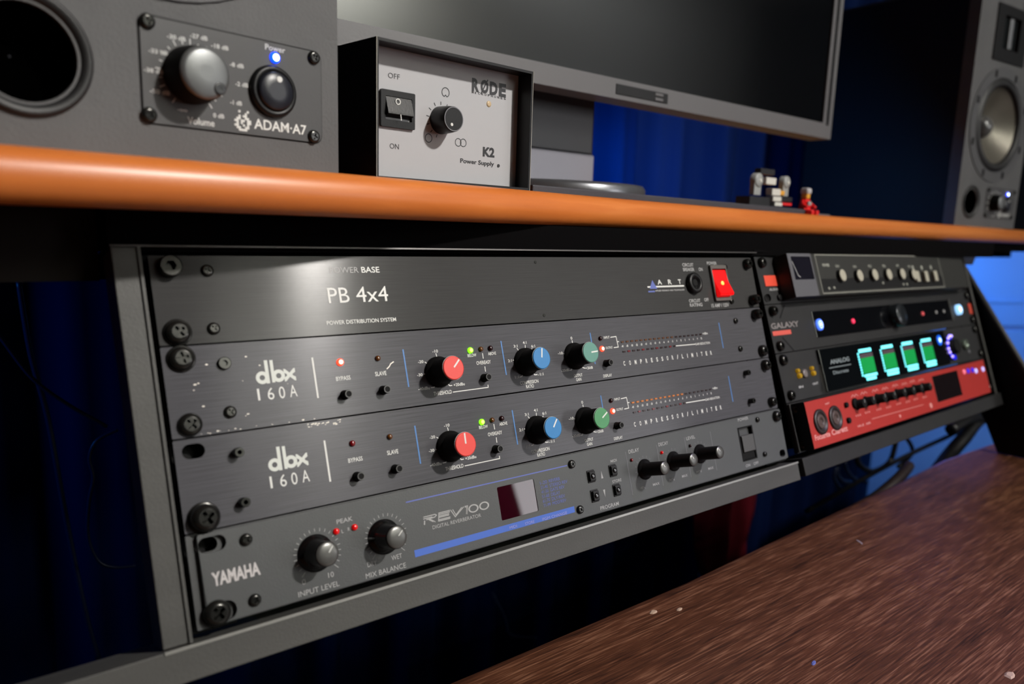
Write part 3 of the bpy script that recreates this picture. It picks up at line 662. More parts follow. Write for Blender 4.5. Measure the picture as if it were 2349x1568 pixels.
    st([(.40, .92), (.475, .04), (.60, .92)]); st([(.43, .92), (.485, .22), (.57, .92)], .5)
    st([(.615, .88), (.655, .88), (.65, 0)], 1.0); st([(.65, .9), (.65, 0)], 1.0)
    for cx_ in (.755, .925):
        w_.ring(x0 + W_ * cx_ + H_ * .1, zb + H_ * .46, H_ * .34, H_ * .48, Y - .12, 36, sx=1.5)
    # tick rings
    for cap, h, n, r0, r1 in (((752.6, 1270), 15, 11, 11.0, 12.6), ((912, 1231.4), 15, 11, 11.0, 12.6)):
        x, z = f.px(*cap, -h)
        for k in range(21):
            a = math.radians(225 + 0 - 270 * k / 20 ); w_.stroke([(x + r0 * math.cos(a), z + r0 * math.sin(a)), (x + (r1 + (1.2 if k in (0, 20) else 0)) * math.cos(a), z + (r1 + (1.2 if k in (0, 20) else 0)) * math.sin(a))], .3, Y - .12)
    w_.build('lettering', grey_p, t)['kind'] = 'stuff'
    yl = MB(); T(yl, f, 'YAMAHA', (488, 1344), (598, 1315.5), 31, .035, Y); yl.build('logo', mat('logo_grey_white', (196, 192, 192), .5), t)
    ln = MB()
    for p, q in (((1433.8, 1036), (1451.7, 1134.5)), ((1505, 1020), (1522, 1113)), ((1569.4, 1003), (1585.5, 1093.8)), ((1628, 989.4), (1645, 1077.8))):
        a = f.px(*p, Y); b = f.px(*q, Y); mx_ = (a[0] + b[0]) / 2; MB().stroke([(mx_, a[1]), (mx_, b[1])], .45, Y - .12).build('divider_line', dim_p, t)
    a = f.px(949.8, 1260.5, Y); b = f.px(1318.9, 1174.6, Y); zt = (a[1] + f.px(1318.9, 1160.8, Y)[1]) / 2; zb2 = (f.px(953.6, 1276.8, Y)[1] + b[1]) / 2
    MB().poly([(a[0], zb2), (b[0], zb2), (b[0], zt), (a[0], zt)], Y - .1).build('stripe', bar_p, t)['label'] = 'blue stripe'
    a = f.px(930.7, 1150.6, Y); b = f.px(1301, 1068, Y); MB().stroke([(a[0], (a[1] + b[1]) / 2), (b[0], (a[1] + b[1]) / 2)], .7, Y - .1).build('stripe', navy_p, t)['label'] = 'thin violet line'
    lb = MB(); x_, z_ = f.px(1236, 1111, Y); zl = f.px(1240, 1164, Y)[1]; xe = f.px(1290, 1096, Y)[0]; wd = xe - x_
    rows = [('1-20', 'REVERB', .88), ('21-40', 'STEREO REV', 1.18), ('41-50', 'GATE REV', 1.02), ('51-60', 'DELAY', .80), ('61-70', 'DLY/REV', .98), ('71-99', 'MOD/REV', 1.0)]
    for k, (n_, s2, e_) in enumerate(rows):
        zz = z_ + (zl - z_) * k / 5 - .3; lb.text(n_, x_ + 1, x_ + wd * .34, zz, 2.0, Y - .12, .0); lb.text(s2, x_ + wd * .42, x_ + wd * e_, zz, 2.0, Y - .12, .0)
    lb.build('program_list', navy_p, t)['kind'] = 'stuff'
    sb2 = MB(); T(sb2, f, 'MIDI', (1169.5, 1213), (1186, 1208.6), 6.5, .0, Y - .12); T(sb2, f, 'STORE', (1205, 1204), (1226, 1198.6), 6.5, .0, Y - .12); T(sb2, f, 'PGM CHANGE', (1244.8, 1193), (1301, 1178.6), 6.5, .0, Y - .12)
    sb2.build('stripe_lettering', mat('pale_violet_print', (150, 150, 205), .5), t)
    led(t, *f.px(772.6, 1218.3, Y - 1), 1.7, led_peak, y=Y); led(t, *f.px(814.7, 1208.7, Y - 1), 1.7, led_peak, y=Y)
    led(t, *f.px(1447.7, 1054.8, Y), 1.2, led_red_off, y=Y); led(t, *f.px(1517, 1037.6, Y), 1.2, led_peak, y=Y); led(t, *f.px(1582, 1022, Y), 1.2, led_dark, y=Y)
    knob_rev(t, f, (752.6, 1270), 17.5, 6.3, ang=50); knob_rev(t, f, (912, 1231.4), 17.5, 6.3, ang=42)
    tk = MB()
    for cap in ((1526.5, 1072.7), (1592.4, 1053.7), (1653, 1036.5)):
        x, z = knob_rev(t, f, cap, 22, 4.9, ang=120, small=True)
        for k in range(13):
            a = math.radians(230 - 280 * k / 12); tk.stroke([(x + 8.6 * math.cos(a), z + 8.6 * math.sin(a)), (x + 9.8 * math.cos(a), z + 9.8 * math.sin(a))], .35, Y - .12)
    tk.build('scale_marks', dim_p, t)
    for p in ((1361, 1091.6), (1369.5, 1136.3), (1410.9, 1078.3), (1419.8, 1123)):
        x, z = f.px(*p, Y - 2.5)
        b = MB().box(x - 3.4, x + 3.4, Y - .5, 0, z - 4.2, z + 4.2, .4).box(x - 2.6, x + 2.6, Y - 2.2, 0, z - 3.3, z + 3.3, .5).build('push_button', blackpl, t)
        MB().lathe(x, z, [(1.9, Y - 2.2), (1.6, Y - 2.7), (.8, Y - 2.95)], 18).build('button_dome', gloss, b)
reverb()

# ================================================================== RIGHT BANK
def box_face(t, x0, x1, z0, z1, y, m, name='front_cover', b=.6, ydeep=0.):
    return MB().box(x0, x1, y, ydeep, z0, z1, b).build(name, m, t)
def preamp():
    f, t = unit(0, RACK2, 'preamplifier', 'black unit with cream knobs inside a pale outline, topmost in the right bank')
    plate(t, powder, [slot(HL, HT, 4.5, 3.3), slot(HL, HB, 4.5, 3.3), slot(HR, HT, 4.5, 3.3), slot(HR, HB, 4.5, 3.3)]); chassis(t)
    Y = -14
    xa = f.px(1805.6, 597, Y)[0]; xe = f.px(2200, 630, -6)[0]; z1 = 43.2; z0 = 2.2
    box_face(t, xa, 452, z0, z1, Y, mat('dark_olive_panel', (34, 34, 31), .5), b=.8)
    # meter window at the left of the cover
    w0 = f.px(1812, 600, Y)[0]; w1 = f.px(1868, 640, Y)[0]; zz1 = 41.5; zz0 = f.px(1850, 641, Y)[1]
    greyp = mat('mid_grey_panel', (84, 84, 90), .5)
    mw = MB().holed([(xa + .2, z0 + .3), (w1 + 1.5, z0 + .3), (w1 + 1.5, z1 - .3), (xa + .2, z1 - .3)], [rrect(w0 + 1.5, w1 - .6, zz0, zz1 - 1.5, .6)], Y - .8, Y).build('meter_panel', greyp, t)
    MB().box(w0 + 1.5, w1 - .6, Y - .3, Y, zz0, zz1 - 1.5).build('meter_glass', mat('smoked_glass', (26, 25, 34), .1, coat=1.), mw)
    n = MB().stroke([(w0 + 3, zz1 - 6), (w0 + 8.5, zz0 + 4), (w0 + 12, zz0 + 2.4)], .8, Y - .45); n.build('meter_needle', grey_p, mw)
    o = MB(); c = [f.px(*p, Y) for p in ((1872, 600), (2156, 598), (2166, 666), (1891, 684))]
    X0, X1 = (c[0][0] + c[3][0]) / 2, (c[1][0] + c[2][0]) / 2; Z1, Z0 = z1 - 1.2, z0 + 2.2
    o.stroke([(X0, Z0), (X0, Z1), (X1, Z1), (X1, Z0), (X0, Z0 )], 1.1, Y - .15); o.build('outline', mat('pale_olive_print', (128, 128, 120), .5), t)
    MB().box(X0 + 2, X1 - 2, Y - .12, Y, Z0 + 2, Z0 + 14).build('lower_band', mat('near_black_panel', (16, 16, 17), .4), t)
    lbl = MB()
    KN = [(1934.5, 630.9), (1974, 631.4), (2008.6, 629.5), (2041, 628.8), (2072, 627.5), (2098.5, 629)]
    for p in KN:
        x, z = f.px(*p, Y - 4)
        k = MB().lathe(x, z, [(6.6, Y), (6.4, Y - 1), (5.9, Y - 1.4), (5.8, Y - 3.5)], 24, cap=False).build('knob', blackpl, t)
        MB().lathe(x, z, [(6.0, Y - 3.3), (5.9, Y - 4), (5.2, Y - 4.3)], 24).build('knob_cap', cream, k)
        lbl.text('GAIN' if p[0] < 2000 else ('EQ' if p[0] < 2050 else 'MIX'), x - 3.6, x + 3.6, z + 9.2, 2.4, Y - .15, .03)
    for p in ((2107, 633), (2127, 633), (2148, 632)):
        x, z = f.px(*p, Y - 4); MB().box(x - 4.3, x + 4.3, Y - 4, Y, z - 6.2, z + 6.2, .7).build('square_button', cream, t)
        lbl.box(x - 2.4, x + 2.4, Y - .2, Y, z + 9, z + 13.5)
    T(lbl, f, 'POWER', (1887, 611), (1903, 610.6), 6.5, .05, Y)
    for p in ((1901.3, 661.5), (1913, 659.8), (2025, 649), (2072, 652), (2080, 652)):
        x, z = f.px(*p, Y); lbl.lathe(x, z, [(1.5, Y), (1.3, Y - .8)], 10)
    lbl = lbl.build('lettering', mat('pale_print', (150, 152, 142), .5), t); lbl['kind'] = 'stuff'
    x, z = f.px(1772, 643.5, -.5)
    MB().box(x - 13, x + 13, -.7, 0, z - 5, z + 5, .3).build('name_badge', mat('orange_red_label', (226, 70, 44), .5), t)
    tt = MB(); tt.text('AUDIO', x - 8, x + 9, z - 9, 2.2, -.2, .03); tt.build('badge_lettering', grey_p, t)
    x, z = f.px(1758, 684.5); MB().lathe(x, z, [(3.2, -.6), (3.0, -.9), (2.8, .5)], 20).build('button_hole', matteblk, t)
    x, z = f.px(1786, 682.5); MB().lathe(x, z, [(2.8, 0), (2.8, -2.0), (2.4, -2.2)], 18).build('push_button', blackpl, t)
    screw(t, 'mounting_screw', HL, HT, 4.8, 4.5, 'cross', 0, 20)
    for p in ((2168.7, 607), (2181.4, 660.7)):
        x, z = f.px(*p, -2); screw(t, 'panel_screw', x, z, 3, 2.5, 'cross', 0, 20, m=screw_m)
    x, z = f.px(2191.6, 631.7, -8); cb = MB().box(x - 7, x + 7, -8, 0, z - 6.5, z + 6.5, 1).build('input_socket', mat('olive_cream_plastic', (138, 140, 116), .5), t)
    screw(t, 'mounting_screw', HR, HB, 4.6, 5, 'cross', 0, 20)
preamp()
def echo_unit():
    f, t = unit(1, RACK2, 'echo_unit', 'black unit lettered GALAXY with a salmon bar, second from top in right bank')
    plate(t, powder, [slot(HL, HT, 4.5, 3.3), slot(HL, HB, 4.5, 3.3), slot(HR, HT, 4.5, 3.3), slot(HR, HB, 4.5, 3.3)]); chassis(t)
    g = MB(); T(g, f, 'GALAXY', (1770, 755.5), (1833, 746.5), 13, .03, -.2); g.build('lettering', mat('grey_lettering', (128, 122, 122), .5), t)
    q = [f.px(*p) for p in ((1771, 761), (1812.4, 754.7), (1811.8, 766), (1772.8, 770.7))]
    zt, zb = (q[0][1] + q[1][1]) / 2, (q[2][1] + q[3][1]) / 2; MB().box(q[0][0], q[1][0], -.5, 0, zb, zt, .2).build('name_badge', mat('salmon_label', (214, 88, 76), .5), t)
    gl = MB()
    for p, q_ in (((1799, 699), (1789, 729.6)), ((1794.5, 773.8), (1821.4, 803.9))): S(gl, f, [p, q_], 4)
    gl.build('groove', matteblk, t)
    c = [f.px(*p) for p in ((1860.4, 711), (2173.8, 690.5), (2185, 731), (1873, 778))]
    X0, X1 = (c[0][0] + c[3][0]) / 2, (c[1][0] + c[2][0]) / 2; Z1, Z0 = (c[0][1] + c[1][1]) / 2, (c[2][1] + c[3][1]) / 2
    MB().box(X0, X1, -.6, 0, Z0, Z1, .3).build('display_window', mat('black_acrylic', (8, 9, 12), .12, coat=.6), t)
    x, z = f.px(1880.9, 744, -1.5); lb = mat('lit_blue_button', (70, 110, 230), .3, emit=(80, 125, 255), estr=1.1)
    b = MB().lathe(x, z, [(5.6, -.6), (5.6, -2), (4.4, -2.6)], 24).build('power_button', lb, t); b['label'] = 'glowing blue power button'
    MB().ring(x, z, 3.1, 3.7, -2.7, 22).lathe(x, z, [(1.5, -2.6), (1.2, -3)], 14).build('button_ring', mat('lit_blue_ring', (220, 235, 255), .3, emit=(215, 232, 255), estr=2), b)
    led(t, *f.px(1957.5, 736, -1), 2.6, mat('lit_pink_led', (255, 40, 80), .3, emit=(240, 50, 90), estr=1.0), y=-.5)
    led(t, *f.px(2117, 719, -1), 2.4, mat('dim_pink_led', (200, 60, 70), .3, emit=(190, 80, 80), estr=.6), y=-.5)
    x, z = f.px(2068, 721, -9); k = MB().lathe(x, z, [(13, -.6), (12.6, -9), (11.6, -10), (3, -10.4)], 36).build('knob', mat('smoked_grey_knob', (42, 46, 50), .25, metal=.4), t)
    for p in ((2146.5, 716), (2164, 714)):
        x, z = f.px(*p); MB().lathe(x, z, [(2, -.6), (1.8, -1.2)], 12).build('indicator_light', grey_p, t)
    x, z = f.px(2179, 711); MB().box(x - 1.8, x + 1.8, -1.6, 0, 8, 36, .3).build('trim_bar', frame_m, t)
    x, z = f.px(2202.7, 709, -4); b = MB().lathe(x, z, [(6.5, 0), (6.5, -4), (5, -5)], 24).build('power_button', mat('lit_white_blue_button', (160, 200, 240), .3, emit=(150, 205, 255), estr=1.2), t)
    MB().lathe(x - 2.2, z, [(2.8, -4.6), (2.2, -5.4)], 16).build('button_core', mat('lit_white_core', (255, 255, 255), .3, emit=(255, 250, 240), estr=3), b)
    x, z = f.px(2225.7, 707.5, -1); MB().box(x - 5, x + 5, -1.2, 0, z - 7, z + 7, .4).build('warning_label', mat('dull_orange_label', (190, 62, 40), .5), t)
    screw(t, 'mounting_screw', HL, HT, 4.6, 5.5, 'cross', 0, 20); screw(t, 'mounting_screw', HL, HB, 4.6, 4, 'cross', 0, 30)
    screw(t, 'mounting_screw', HR, HT, 4.6, 4, 'cross', 0, 20); screw(t, 'mounting_screw', HR, HB, 4.6, 4, 'cross', 0, 20)
echo_unit()
def interface():
    f, t = unit(2, RACK2, 'converter_unit', 'black unit with four lit green level meters, third in the right bank')
    plate(t, powder, [slot(HL, HT, 4.5, 3.3), slot(HL, HB, 4.5, 3.3), slot(HR, HT, 4.5, 3.3), slot(HR, HB, 4.5, 3.3)]); chassis(t)
    ym = mat('gold_contact', (210, 170, 60), .25, metal=.6, emit=(200, 150, 20), estr=.25)  # gold given a faint glow of its own to look brighter
    for p in ((1834, 856.9), (1865.8, 851)):
        x, z = f.px(*p, -2); MB().lathe(x - .5, z + 3.0, [(1.9, 0), (1.9, -2), (1.5, -3)], 14).lathe(x + .9, z - 1.8, [(2.5, 0), (2.4, -2), (1.9, -3)], 14).build('gold_socket', ym, t)
    x, z = f.px(1848.4, 855.6, -2); MB().lathe(x, z, [(4, 0), (4, -1.6), (3, -2.2)], 20).build('badge', mat('pinkish_grey_metal', (128, 120, 118), .4, metal=.3), t)
    l = MB(); T(l, f, 'IN', (1833, 890), (1843, 888), 5, .05); T(l, f, 'OUT', (1864.5, 883), (1877, 880), 5, .05); l.build('lettering', grey_p, t)
    X0 = f.px(1886, 840, -3)[0]; X1 = f.px(2162, 770, -3)[0]; Z0, Z1 = 2.4, 42.5
    MB().box(X0, X1 + 6, -3, 0, Z0, Z1, .4).build('display_window', mat('black_screen_glass', (6, 9, 11), .12, coat=.6), t)
    MB().add([(X0 - 1, 0, Z0 - .4), (X0 - 8, 0, Z0 - .4), (X0 - 1, 0, Z1 - 14), (X0 + .6, -3, Z0), (X0 + .6, -3, Z1 - 14)], [(0, 3, 4, 2), (1, 0, 2), (1, 3, 0)]).build('chamfer', frame_m, t)
    g = MB(); T(g, f, 'ANALOG', (1905, 835), (1949, 826.5), 10, .04, -3); T(g, f, 'Discrete', (1912, 859), (1947, 851), 8, .02, -3); S(g, f, [(1902, 844), (1952, 835)], 2, -3); g.build('display_lettering', mat('grey_screen_print', (122, 132, 136), .5), t)
    cy = mat('lit_cyan_readout', (120, 235, 240), .3, emit=(110, 235, 245), estr=1.5); gr = mat('lit_green_meter', (10, 130, 60), .3, emit=(8, 138, 62), estr=.9); pu = mat('dim_purple_meter', (80, 62, 72), .4, emit=(86, 66, 78), estr=.55)
    xa = f.px(1969, 806, -3)[0]; xb = f.px(2111.4, 780, -3)[0]; stp = (xb - xa) / 3
    xr = f.px(1996.7, 799, -3)[0] - xa; ztop = f.px(1984, 803, -3)[1]; zg0 = f.px(1995, 855, -3)[1]
    for k in range(4):
        x = xa + k * stp; z1 = ztop
        m_ = MB().box(x + .5, x + xr + 1.5, -3.25, -3, zg0, z1 - 7.2).build('level_meter', gr, t)
        for j in range(7): pass
        MB().box(x + .5, x + xr + 1.5, -3.3, -3, z1 - 7, z1 - 5.2).box(x + .5, x + xr + 1.5, -3.3, -3, z1 - 4.8, z1 - 3.4).build('meter_peak', pu, m_)
        c = MB().box(x + .4, x + xr, -3.35, -3, z1 - 1.7, z1 + 1.7, .1).box(x + 1.0, x + xr + 2, -3.35, -3, zg0 - 3.4, zg0 - .8, .1)
        c.box(x + 4 - (3 if k else 0), x + xr - 2 + (3 if k else 0), -3.35, -3, zg0 - 7, zg0 - 4, .1)
        for j in range(9): c.box(x - 3.6, x - 1.2, -3.35, -3, zg0 - 2 + j * (z1 - zg0) / 8.6, zg0 - .1 + j * (z1 - zg0) / 8.6)
        c.build('meter_readout', cy, m_)
        gs = MB()
        for j in range(10): gs.box(x + .5, x + xr + 1.5, -3.3, -3.2, zg0 + 1 + j * 2.1, zg0 + 1.35 + j * 2.1)
        gs.build('meter_scale', mat('dark_green_line', (4, 70, 40), .4), m_)
    x, z = f.px(2154.5, 780, -3); b = MB().lathe(x, z, [(6, -3), (6, -3.6), (5, -4)], 24).build('round_button', mat('lit_azure_button', (10, 90, 220), .3, emit=(10, 95, 225), estr=.9), t)
    MB().lathe(x, z, [(2.8, -4), (2.4, -4.4)], 16).build('button_core', mat('lit_pale_blue_core', (200, 235, 255), .3, emit=(195, 232, 255), estr=2), b)
    x, z = f.px(2196, 793, -9)
    k = MB().lathe(x, z, [(12.5, 0), (12.5, -1.5), (9.2, -2), (8.8, -9), (8, -10)], 30).build('knob', matteblk, t)
    hb = MB().ring(x, z, 9.5, 15.6, -3.3, 30, a0=70, a1=290); hb.build('glow_ring', mat('lit_deep_blue_ring', (5, 10, 200), .4, emit=(6, 14, 215), estr=.8), k)
    for a in (75, 100, 125, 155, 185, 205, 235):
        aa = math.radians(a); led(k, x + 13.6 * math.cos(aa), z + 13.6 * math.sin(aa), 1.7, mat('lit_lilac_dot', (190, 170, 255), .3, emit=(185, 165, 255), estr=1.8), y=-3.3, name='ring_light')
    x, z = f.px(2218, 789, -4); s_ = MB().lathe(x, z, [(6.4, 0), (6.2, -4), (3.4, -4.4), (3.2, -1)], 22).build('headphone_socket', mat('grey_green_metal', (100, 112, 100), .35, metal=.5), t)
    for p in ((2222, 806), (2158, 812)):
        x, z = f.px(*p); MB().lathe(x, z, [(2, 0), (2, -1)], 12).build('rivet', dim_p, t)
    screw(t, 'mounting_screw', HL, HT, 5, 4, 'cross', 0, 45); screw(t, 'mounting_screw', HL, HB, 4.6, 4, 'cross', 0, 45); screw(t, 'mounting_screw', HR, HT, 4.6, 4); screw(t, 'mounting_screw', HR, HB, 4.6, 4)
interface()
def red_unit():
    f, t = unit(3, RACK2, 'audio_interface', 'red anodised audio interface with two round input sockets, bottom of the right bank')
    MB().holed(rrect(.2, 482.4, .4, 44.05, .6, 2), [slot(HL, HT, 4.5, 3.3), slot(HL, HB, 4.5, 3.3), slot(HR, HT, 4.5, 3.3), slot(HR, HB, 4.5, 3.3)], 0, 3).build('rack_ear', powder, t); chassis(t)
    S_ = MB(); S_.box(.6, 1.4, -2.2, 0, 1, 43.5); S_.build('ear_edge', frame_m, t)
    Y = -13
    redm = mat('red_anodised_aluminium', (176, 44, 38), .45, metal=.2, bump=.1, bscale=(900, 900, 900))
    X0 = (f.px(1843, 923.6, Y)[0] + f.px(1867, 1025, Y)[0]) / 2; X1 = f.px(2268, 880, Y)[0]
    box_face(t, X0, X1, 1.4, 43.2, Y, blackpl, 'front_housing', .5)
    MB().box(X0 + .2, X1 - .4, Y - .5, Y + .3, 1.8, 42.8, .3).build('faceplate', redm, t)
    Y -= .5
    lb = MB(); T(lb, f, 'Focusrite', (1870.5, 1010), (1905, 999.5), 13, .03, Y); T(lb, f, 'Clarett', (1909, 998.5), (1945, 986.5), 13, .03, Y)
    T(lb, f, 'INST', (1893, 928), (1903, 926), 4, .03, Y); T(lb, f, 'HI-Z  AIR', (1968, 979.5), (1998, 971), 5, .03, Y)
    S(lb, f, [(2000, 960.5), (2118, 927.5)], 1.2, Y)
    x, z = f.px(2135, 930, Y); lb.lathe(x, z, [(3, Y), (2.8, Y - .6)], 14); x, z = f.px(2064.5, 953.8, Y); lb.lathe(x, z, [(1.8, Y), (1.6, Y - .4)], 12)
    for k, p in enumerate(((1884.6, 966.4), (1918.4, 957.5))):
        x, z = f.px(*p, Y - 1.2)
        s_ = MB().lathe(x, z, [(11.2, Y), (11.2, Y - 1.2), (9.6, Y - 1.8), (8.2, Y - 1.8), (7.8, Y - .2)], 32).build('combo_socket', mat('dark_brown_plastic', (34, 24, 23), .45), t)
        MB().lathe(x, z, [(6.6, Y - .2), (6.2, Y - 1.4), (5.4, Y - 1.6), (2.6, Y - 1.6), (2.5, Y - .6)], 26).build('socket_core', mat('brown_grey_plastic', (74, 58, 54), .5), s_)
    zk = [(1983, 924.5), (2004, 918), (2030, 911.8), (2052, 907), (2075, 900), (2096, 895.7), (2114, 890), (2134, 886)]
    for k, p in enumerate(zk):
        x, z = f.px(*p, Y - 8)
        kn = MB().lathe(x, z, [(5.4, Y), (5.2, Y - 1), (4.6, Y - 1.6), (4.4, Y - 8), (3.8, Y - 8.6)], 22).build('gain_knob', matteblk, t)
        MB().box(x - .3, x + .3, Y - 8.9, Y - 8.5, z + .5, z + 4).build('pointer', grey_p, kn)
        b = f.px(*p, Y - 8)
        lb.stroke([(x - 7, z + 7.5), (x - 3, z + 9.8), (x, z + 7.6), (x + 3, z + 9.8), (x + 7, z + 7.5)], .7, Y - .12)
        for j in range(3): lb.box(x - 6 + j * 4, x - 4.6 + j * 4, Y - .15, Y, z - 11, z - 9.2)
    lb.build('lettering', mat('pinkish_print', (225, 150, 145), .5), t)['kind'] = 'stuff'
    for p, r in (((1944, 928), 2.6), ((1964.5, 924.5), 5.0), ((1950, 963.4), 2.8)):
        x, z = f.px(*p, Y - 2); MB().lathe(x, z, [(r, Y), (r, Y - 2), (r * .8, Y - 2.4)], 20).build('push_button', matteblk, t)
    x0, _ = f.px(2146, 900, Y); x1, _ = f.px(2204, 890, Y)
    MB().box(x0, x1, Y - .5, Y, 9, 38, .3).build('dark_inset', mat('dark_gloss_inset', (22, 14, 16), .15, coat=.5), t)  # dark glossy rectangle on the red face
    for p, m_ in (((2213, 852), mat('rose_reflection_glow', (230, 110, 130), .4, emit=(220, 110, 130), estr=.8)), ((2222, 850), MATS['lit_deep_blue_ring']), ((2232, 848), MATS['lit_deep_blue_ring']), ((2240, 850), mat('violet_reflection_glow', (190, 190, 255), .3, emit=(180, 180, 250), estr=1)), ((2256, 846), MATS['violet_reflection_glow'])):
        led(t, *f.px(*p, Y - 1), 3.0, m_, y=Y)  # glowing dots stand in for coloured reflections above the red face
    screw(t, 'mounting_screw', HL + .3, HT, 4.8, 5.5, 'cross', 0, 45); screw(t, 'mounting_screw', HL + .3, HB, 4.8, 4.5, 'cross', 0, 45); screw(t, 'mounting_screw', HR, HB, 4.8, 4.5)
red_unit()

# ================================================================== SPEAKERS
cab_m = mat('charcoal_textured_vinyl', (88, 88, 89), .6, spec=.3, bump=.7, bscale=(600, 600, 600), noise=(.08, (25, 25, 25), 3))
def yawed(o, deg):
    a = math.radians(deg); return Fr(o, (math.cos(a), math.sin(a), 0), (-math.sin(a), math.cos(a), 0), (0, 0, 1))
def speaker(label, f, W_=182, group='studio monitor speakers'):
    t = thing('studio_monitor', label, 'speaker', f, group)
    return t
c = onp(776.5, 400, 1, -8); A7 = yawed((c.x, -8, 43.1), 9); A7 = A7.at(-182, 0, 0)
c2 = onp(2188, 515, 1, 94); A7R = yawed((c2.x, 94, 43.1), -6)
def lay_speaker(f, label):
    t = thing('studio_monitor', label, 'speaker', f, 'studio monitor speakers')
    A = A7   # the face is laid out once from the near speaker; both are the same model
    port = A.px(56, 118); rp = (A.px(173.7, 121)[0] - port[0] + port[1] - A.px(58, 237)[1]) / 2; ro = (A.px(207, 128)[0] - port[0] + port[1] - A.px(51, 274)[1]) / 2; wz = None
    wc = (91, A.px(440, 14)[1] + 84); wr = 78
    tw = (91, 282)
    holes = [circ(port[0], port[1], rp, 40), circ(wc[0], wc[1], 70, 56), [(tw[0] - 26, tw[1] - 24), (tw[0] + 26, tw[1] - 24), (tw[0] + 26, tw[1] + 26), (tw[0] - 26, tw[1] + 26)]]
    H_ = 345; ch = 3
    out = [(0, 0), (182, 0), (182, H_ - ch * 1.6), (182 - ch * .9, H_), (ch * .9, H_), (0, H_ - ch * 1.6)]
    mb = MB().holed(out, holes, 0, 18)
    n = 6
    vs = [(x, 0, z) for x, z in out] + [(x, 280, z) for x, z in out]
    mb.build('front_baffle', cab_m, t)
    vs = [(x, 18.02 if y == 0 else y, z) for x, y, z in vs]
    MB().holed(out, [circ(wc[0], wc[1], 66, 48)], 18.02, 19).add(vs, [((i + 1) % n, i, n + i, n + (i + 1) % n) for i in range(n)] + [tuple(range(2 * n - 1, n - 1, -1))]).build('cabinet', mat('shaded_side_vinyl', (20, 22, 30), .6, spec=.2, bump=.5, bscale=(600, 600, 600)), t)  # sides coloured darker than the baffle for the shade on them
    # port
    px_, pz_ = port
    MB().lathe(px_, pz_, [(ro, 0), (ro - .5, -1.6), (ro - 2, -2.2), (rp + 1.5, -.8), (rp - .2, 2)], 48, cap=False).build('bass_port', mat('black_port_plastic', (22, 22, 23), .5), t)
    MB().lathe(px_, pz_, [(rp - .2, 2), (rp - .6, 17.5), (.5, 17.8)], 48, cap=False).build('port_tube', mat('port_shade_black', (1, 1, 1), .95, spec=0.), t)  # black colour stands in for the shade deep inside the port
    # woofer
    wx, wz = wc
    MB().ring(wx, wz, 69, 84, -1.3, 56).lathe(wx, wz, [(84, 0), (84, -1.3)], 56, cap=False).build('woofer_frame', mat('charcoal_basket', (72, 72, 74), .55, bump=.5, bscale=(600, 600, 600)), t)
    wf = MB().lathe(wx, wz, [(69.5, -1.3), (68, .5), (66, -2.6), (61, -4.5), (56.5, -2), (55.5, 2.5)], 56, cap=False).build('rubber_surround', mat('black_rubber', (20, 20, 21), .5), t)
    MB().lathe(wx, wz, [(55.5, 2.5), (40, 13), (24, 22), (16.5, 25)], 56, cap=False).build('cone', mat('woven_grey_cone', (112, 108, 98), .34, metal=.5, bump=.4, bscale=(500, 500, 500)), t)
    MB().lathe(wx, wz, [(17, 25), (15, 18), (11, 13.5), (6, 11), (.6, 10)], 36).build('dust_cap', mat('grey_dust_cap', (92, 92, 92), .28, metal=.4), t)
    for k in range(8):
        a = math.radians(22 + 45 * k); o = MB().box(wx + 77 * math.cos(a) - 2, wx + 77 * math.cos(a) + 2, -2.6, -1, wz + 77 * math.sin(a) - 5, wz + 77 * math.sin(a) + 5, .5).build('frame_clip', matteblk, t)
    # tweeter
    tx, tz = tw
    MB().holed([(tx - 46, tz - 40), (tx + 46, tz - 40), (tx + 46, tz + 38), (tx - 46, tz + 38)], [[(tx - 24, tz - 22), (tx + 24, tz - 22), (tx + 24, tz + 24), (tx - 24, tz + 24)]], -2, 1).build('tweeter_plate', blackpl, t)
    tf = MB()
    for k in range(9): tf.box(tx - 22 + k * 4.8, tx - 20 + k * 4.8, 2, 8, tz - 20, tz + 22)
    tf.build('folded_ribbon', mat('dark_ribbon', (46, 52, 54), .35, metal=.6), t); MB().box(tx - 6, tx + 4, -1, 2, tz - 20, tz + 22, .5).build('ribbon_bar', mat('pale_metal', (150, 152, 155), .35, metal=.6), t)
    # control panel
    A_ = A
    q = [A_.px(*p, 0) for p in ((322, 29), (735.7, 126), (734, 328.7), (323.6, 278))]
    X0, X1 = (q[0][0] + q[3][0]) / 2, (q[1][0] + q[2][0]) / 2; Z1, Z0 = (q[0][1] + q[1][1]) / 2, (q[2][1] + q[3][1]) / 2
    MB().poly(rrect(X0 - .7, X1 + .7, Z0 - .7, Z1 + .7, 4.5, 5), -.15, 0).build('panel_gasket', matteblk, t)
    MB().poly(rrect(X0, X1, Z0, Z1, 4, 5), -.9, 0).build('control_panel', mat('satin_charcoal_panel', (64, 64, 65), .5, bump=.2, bscale=(900, 900, 900)), t)
    Y = -.9
    for k, p in enumerate(((339, 47.7), (721.4, 132), (344, 263), (721.4, 312.7))):
        x, z = A_.px(*p, Y - 1); screw(t, 'panel_screw', x, z, 3.3, 1.7, 'cross', 0, 20 + k * 17, y=Y)
    x, z = A_.px(473.4, 167, -15); kx, kz = x, z
    ks = (A_.px(529, 169, -15)[0] - x) / 13.0; K = lambda *q_: [(r_ * ks, y_) for r_, y_ in q_]
    kn = MB().lathe(x, z, K((14.6, Y), (14.4, -6), (13.4, -12.5), (12.6, -14.4)), 48, cap=False).build('volume_knob', matteblk, t)
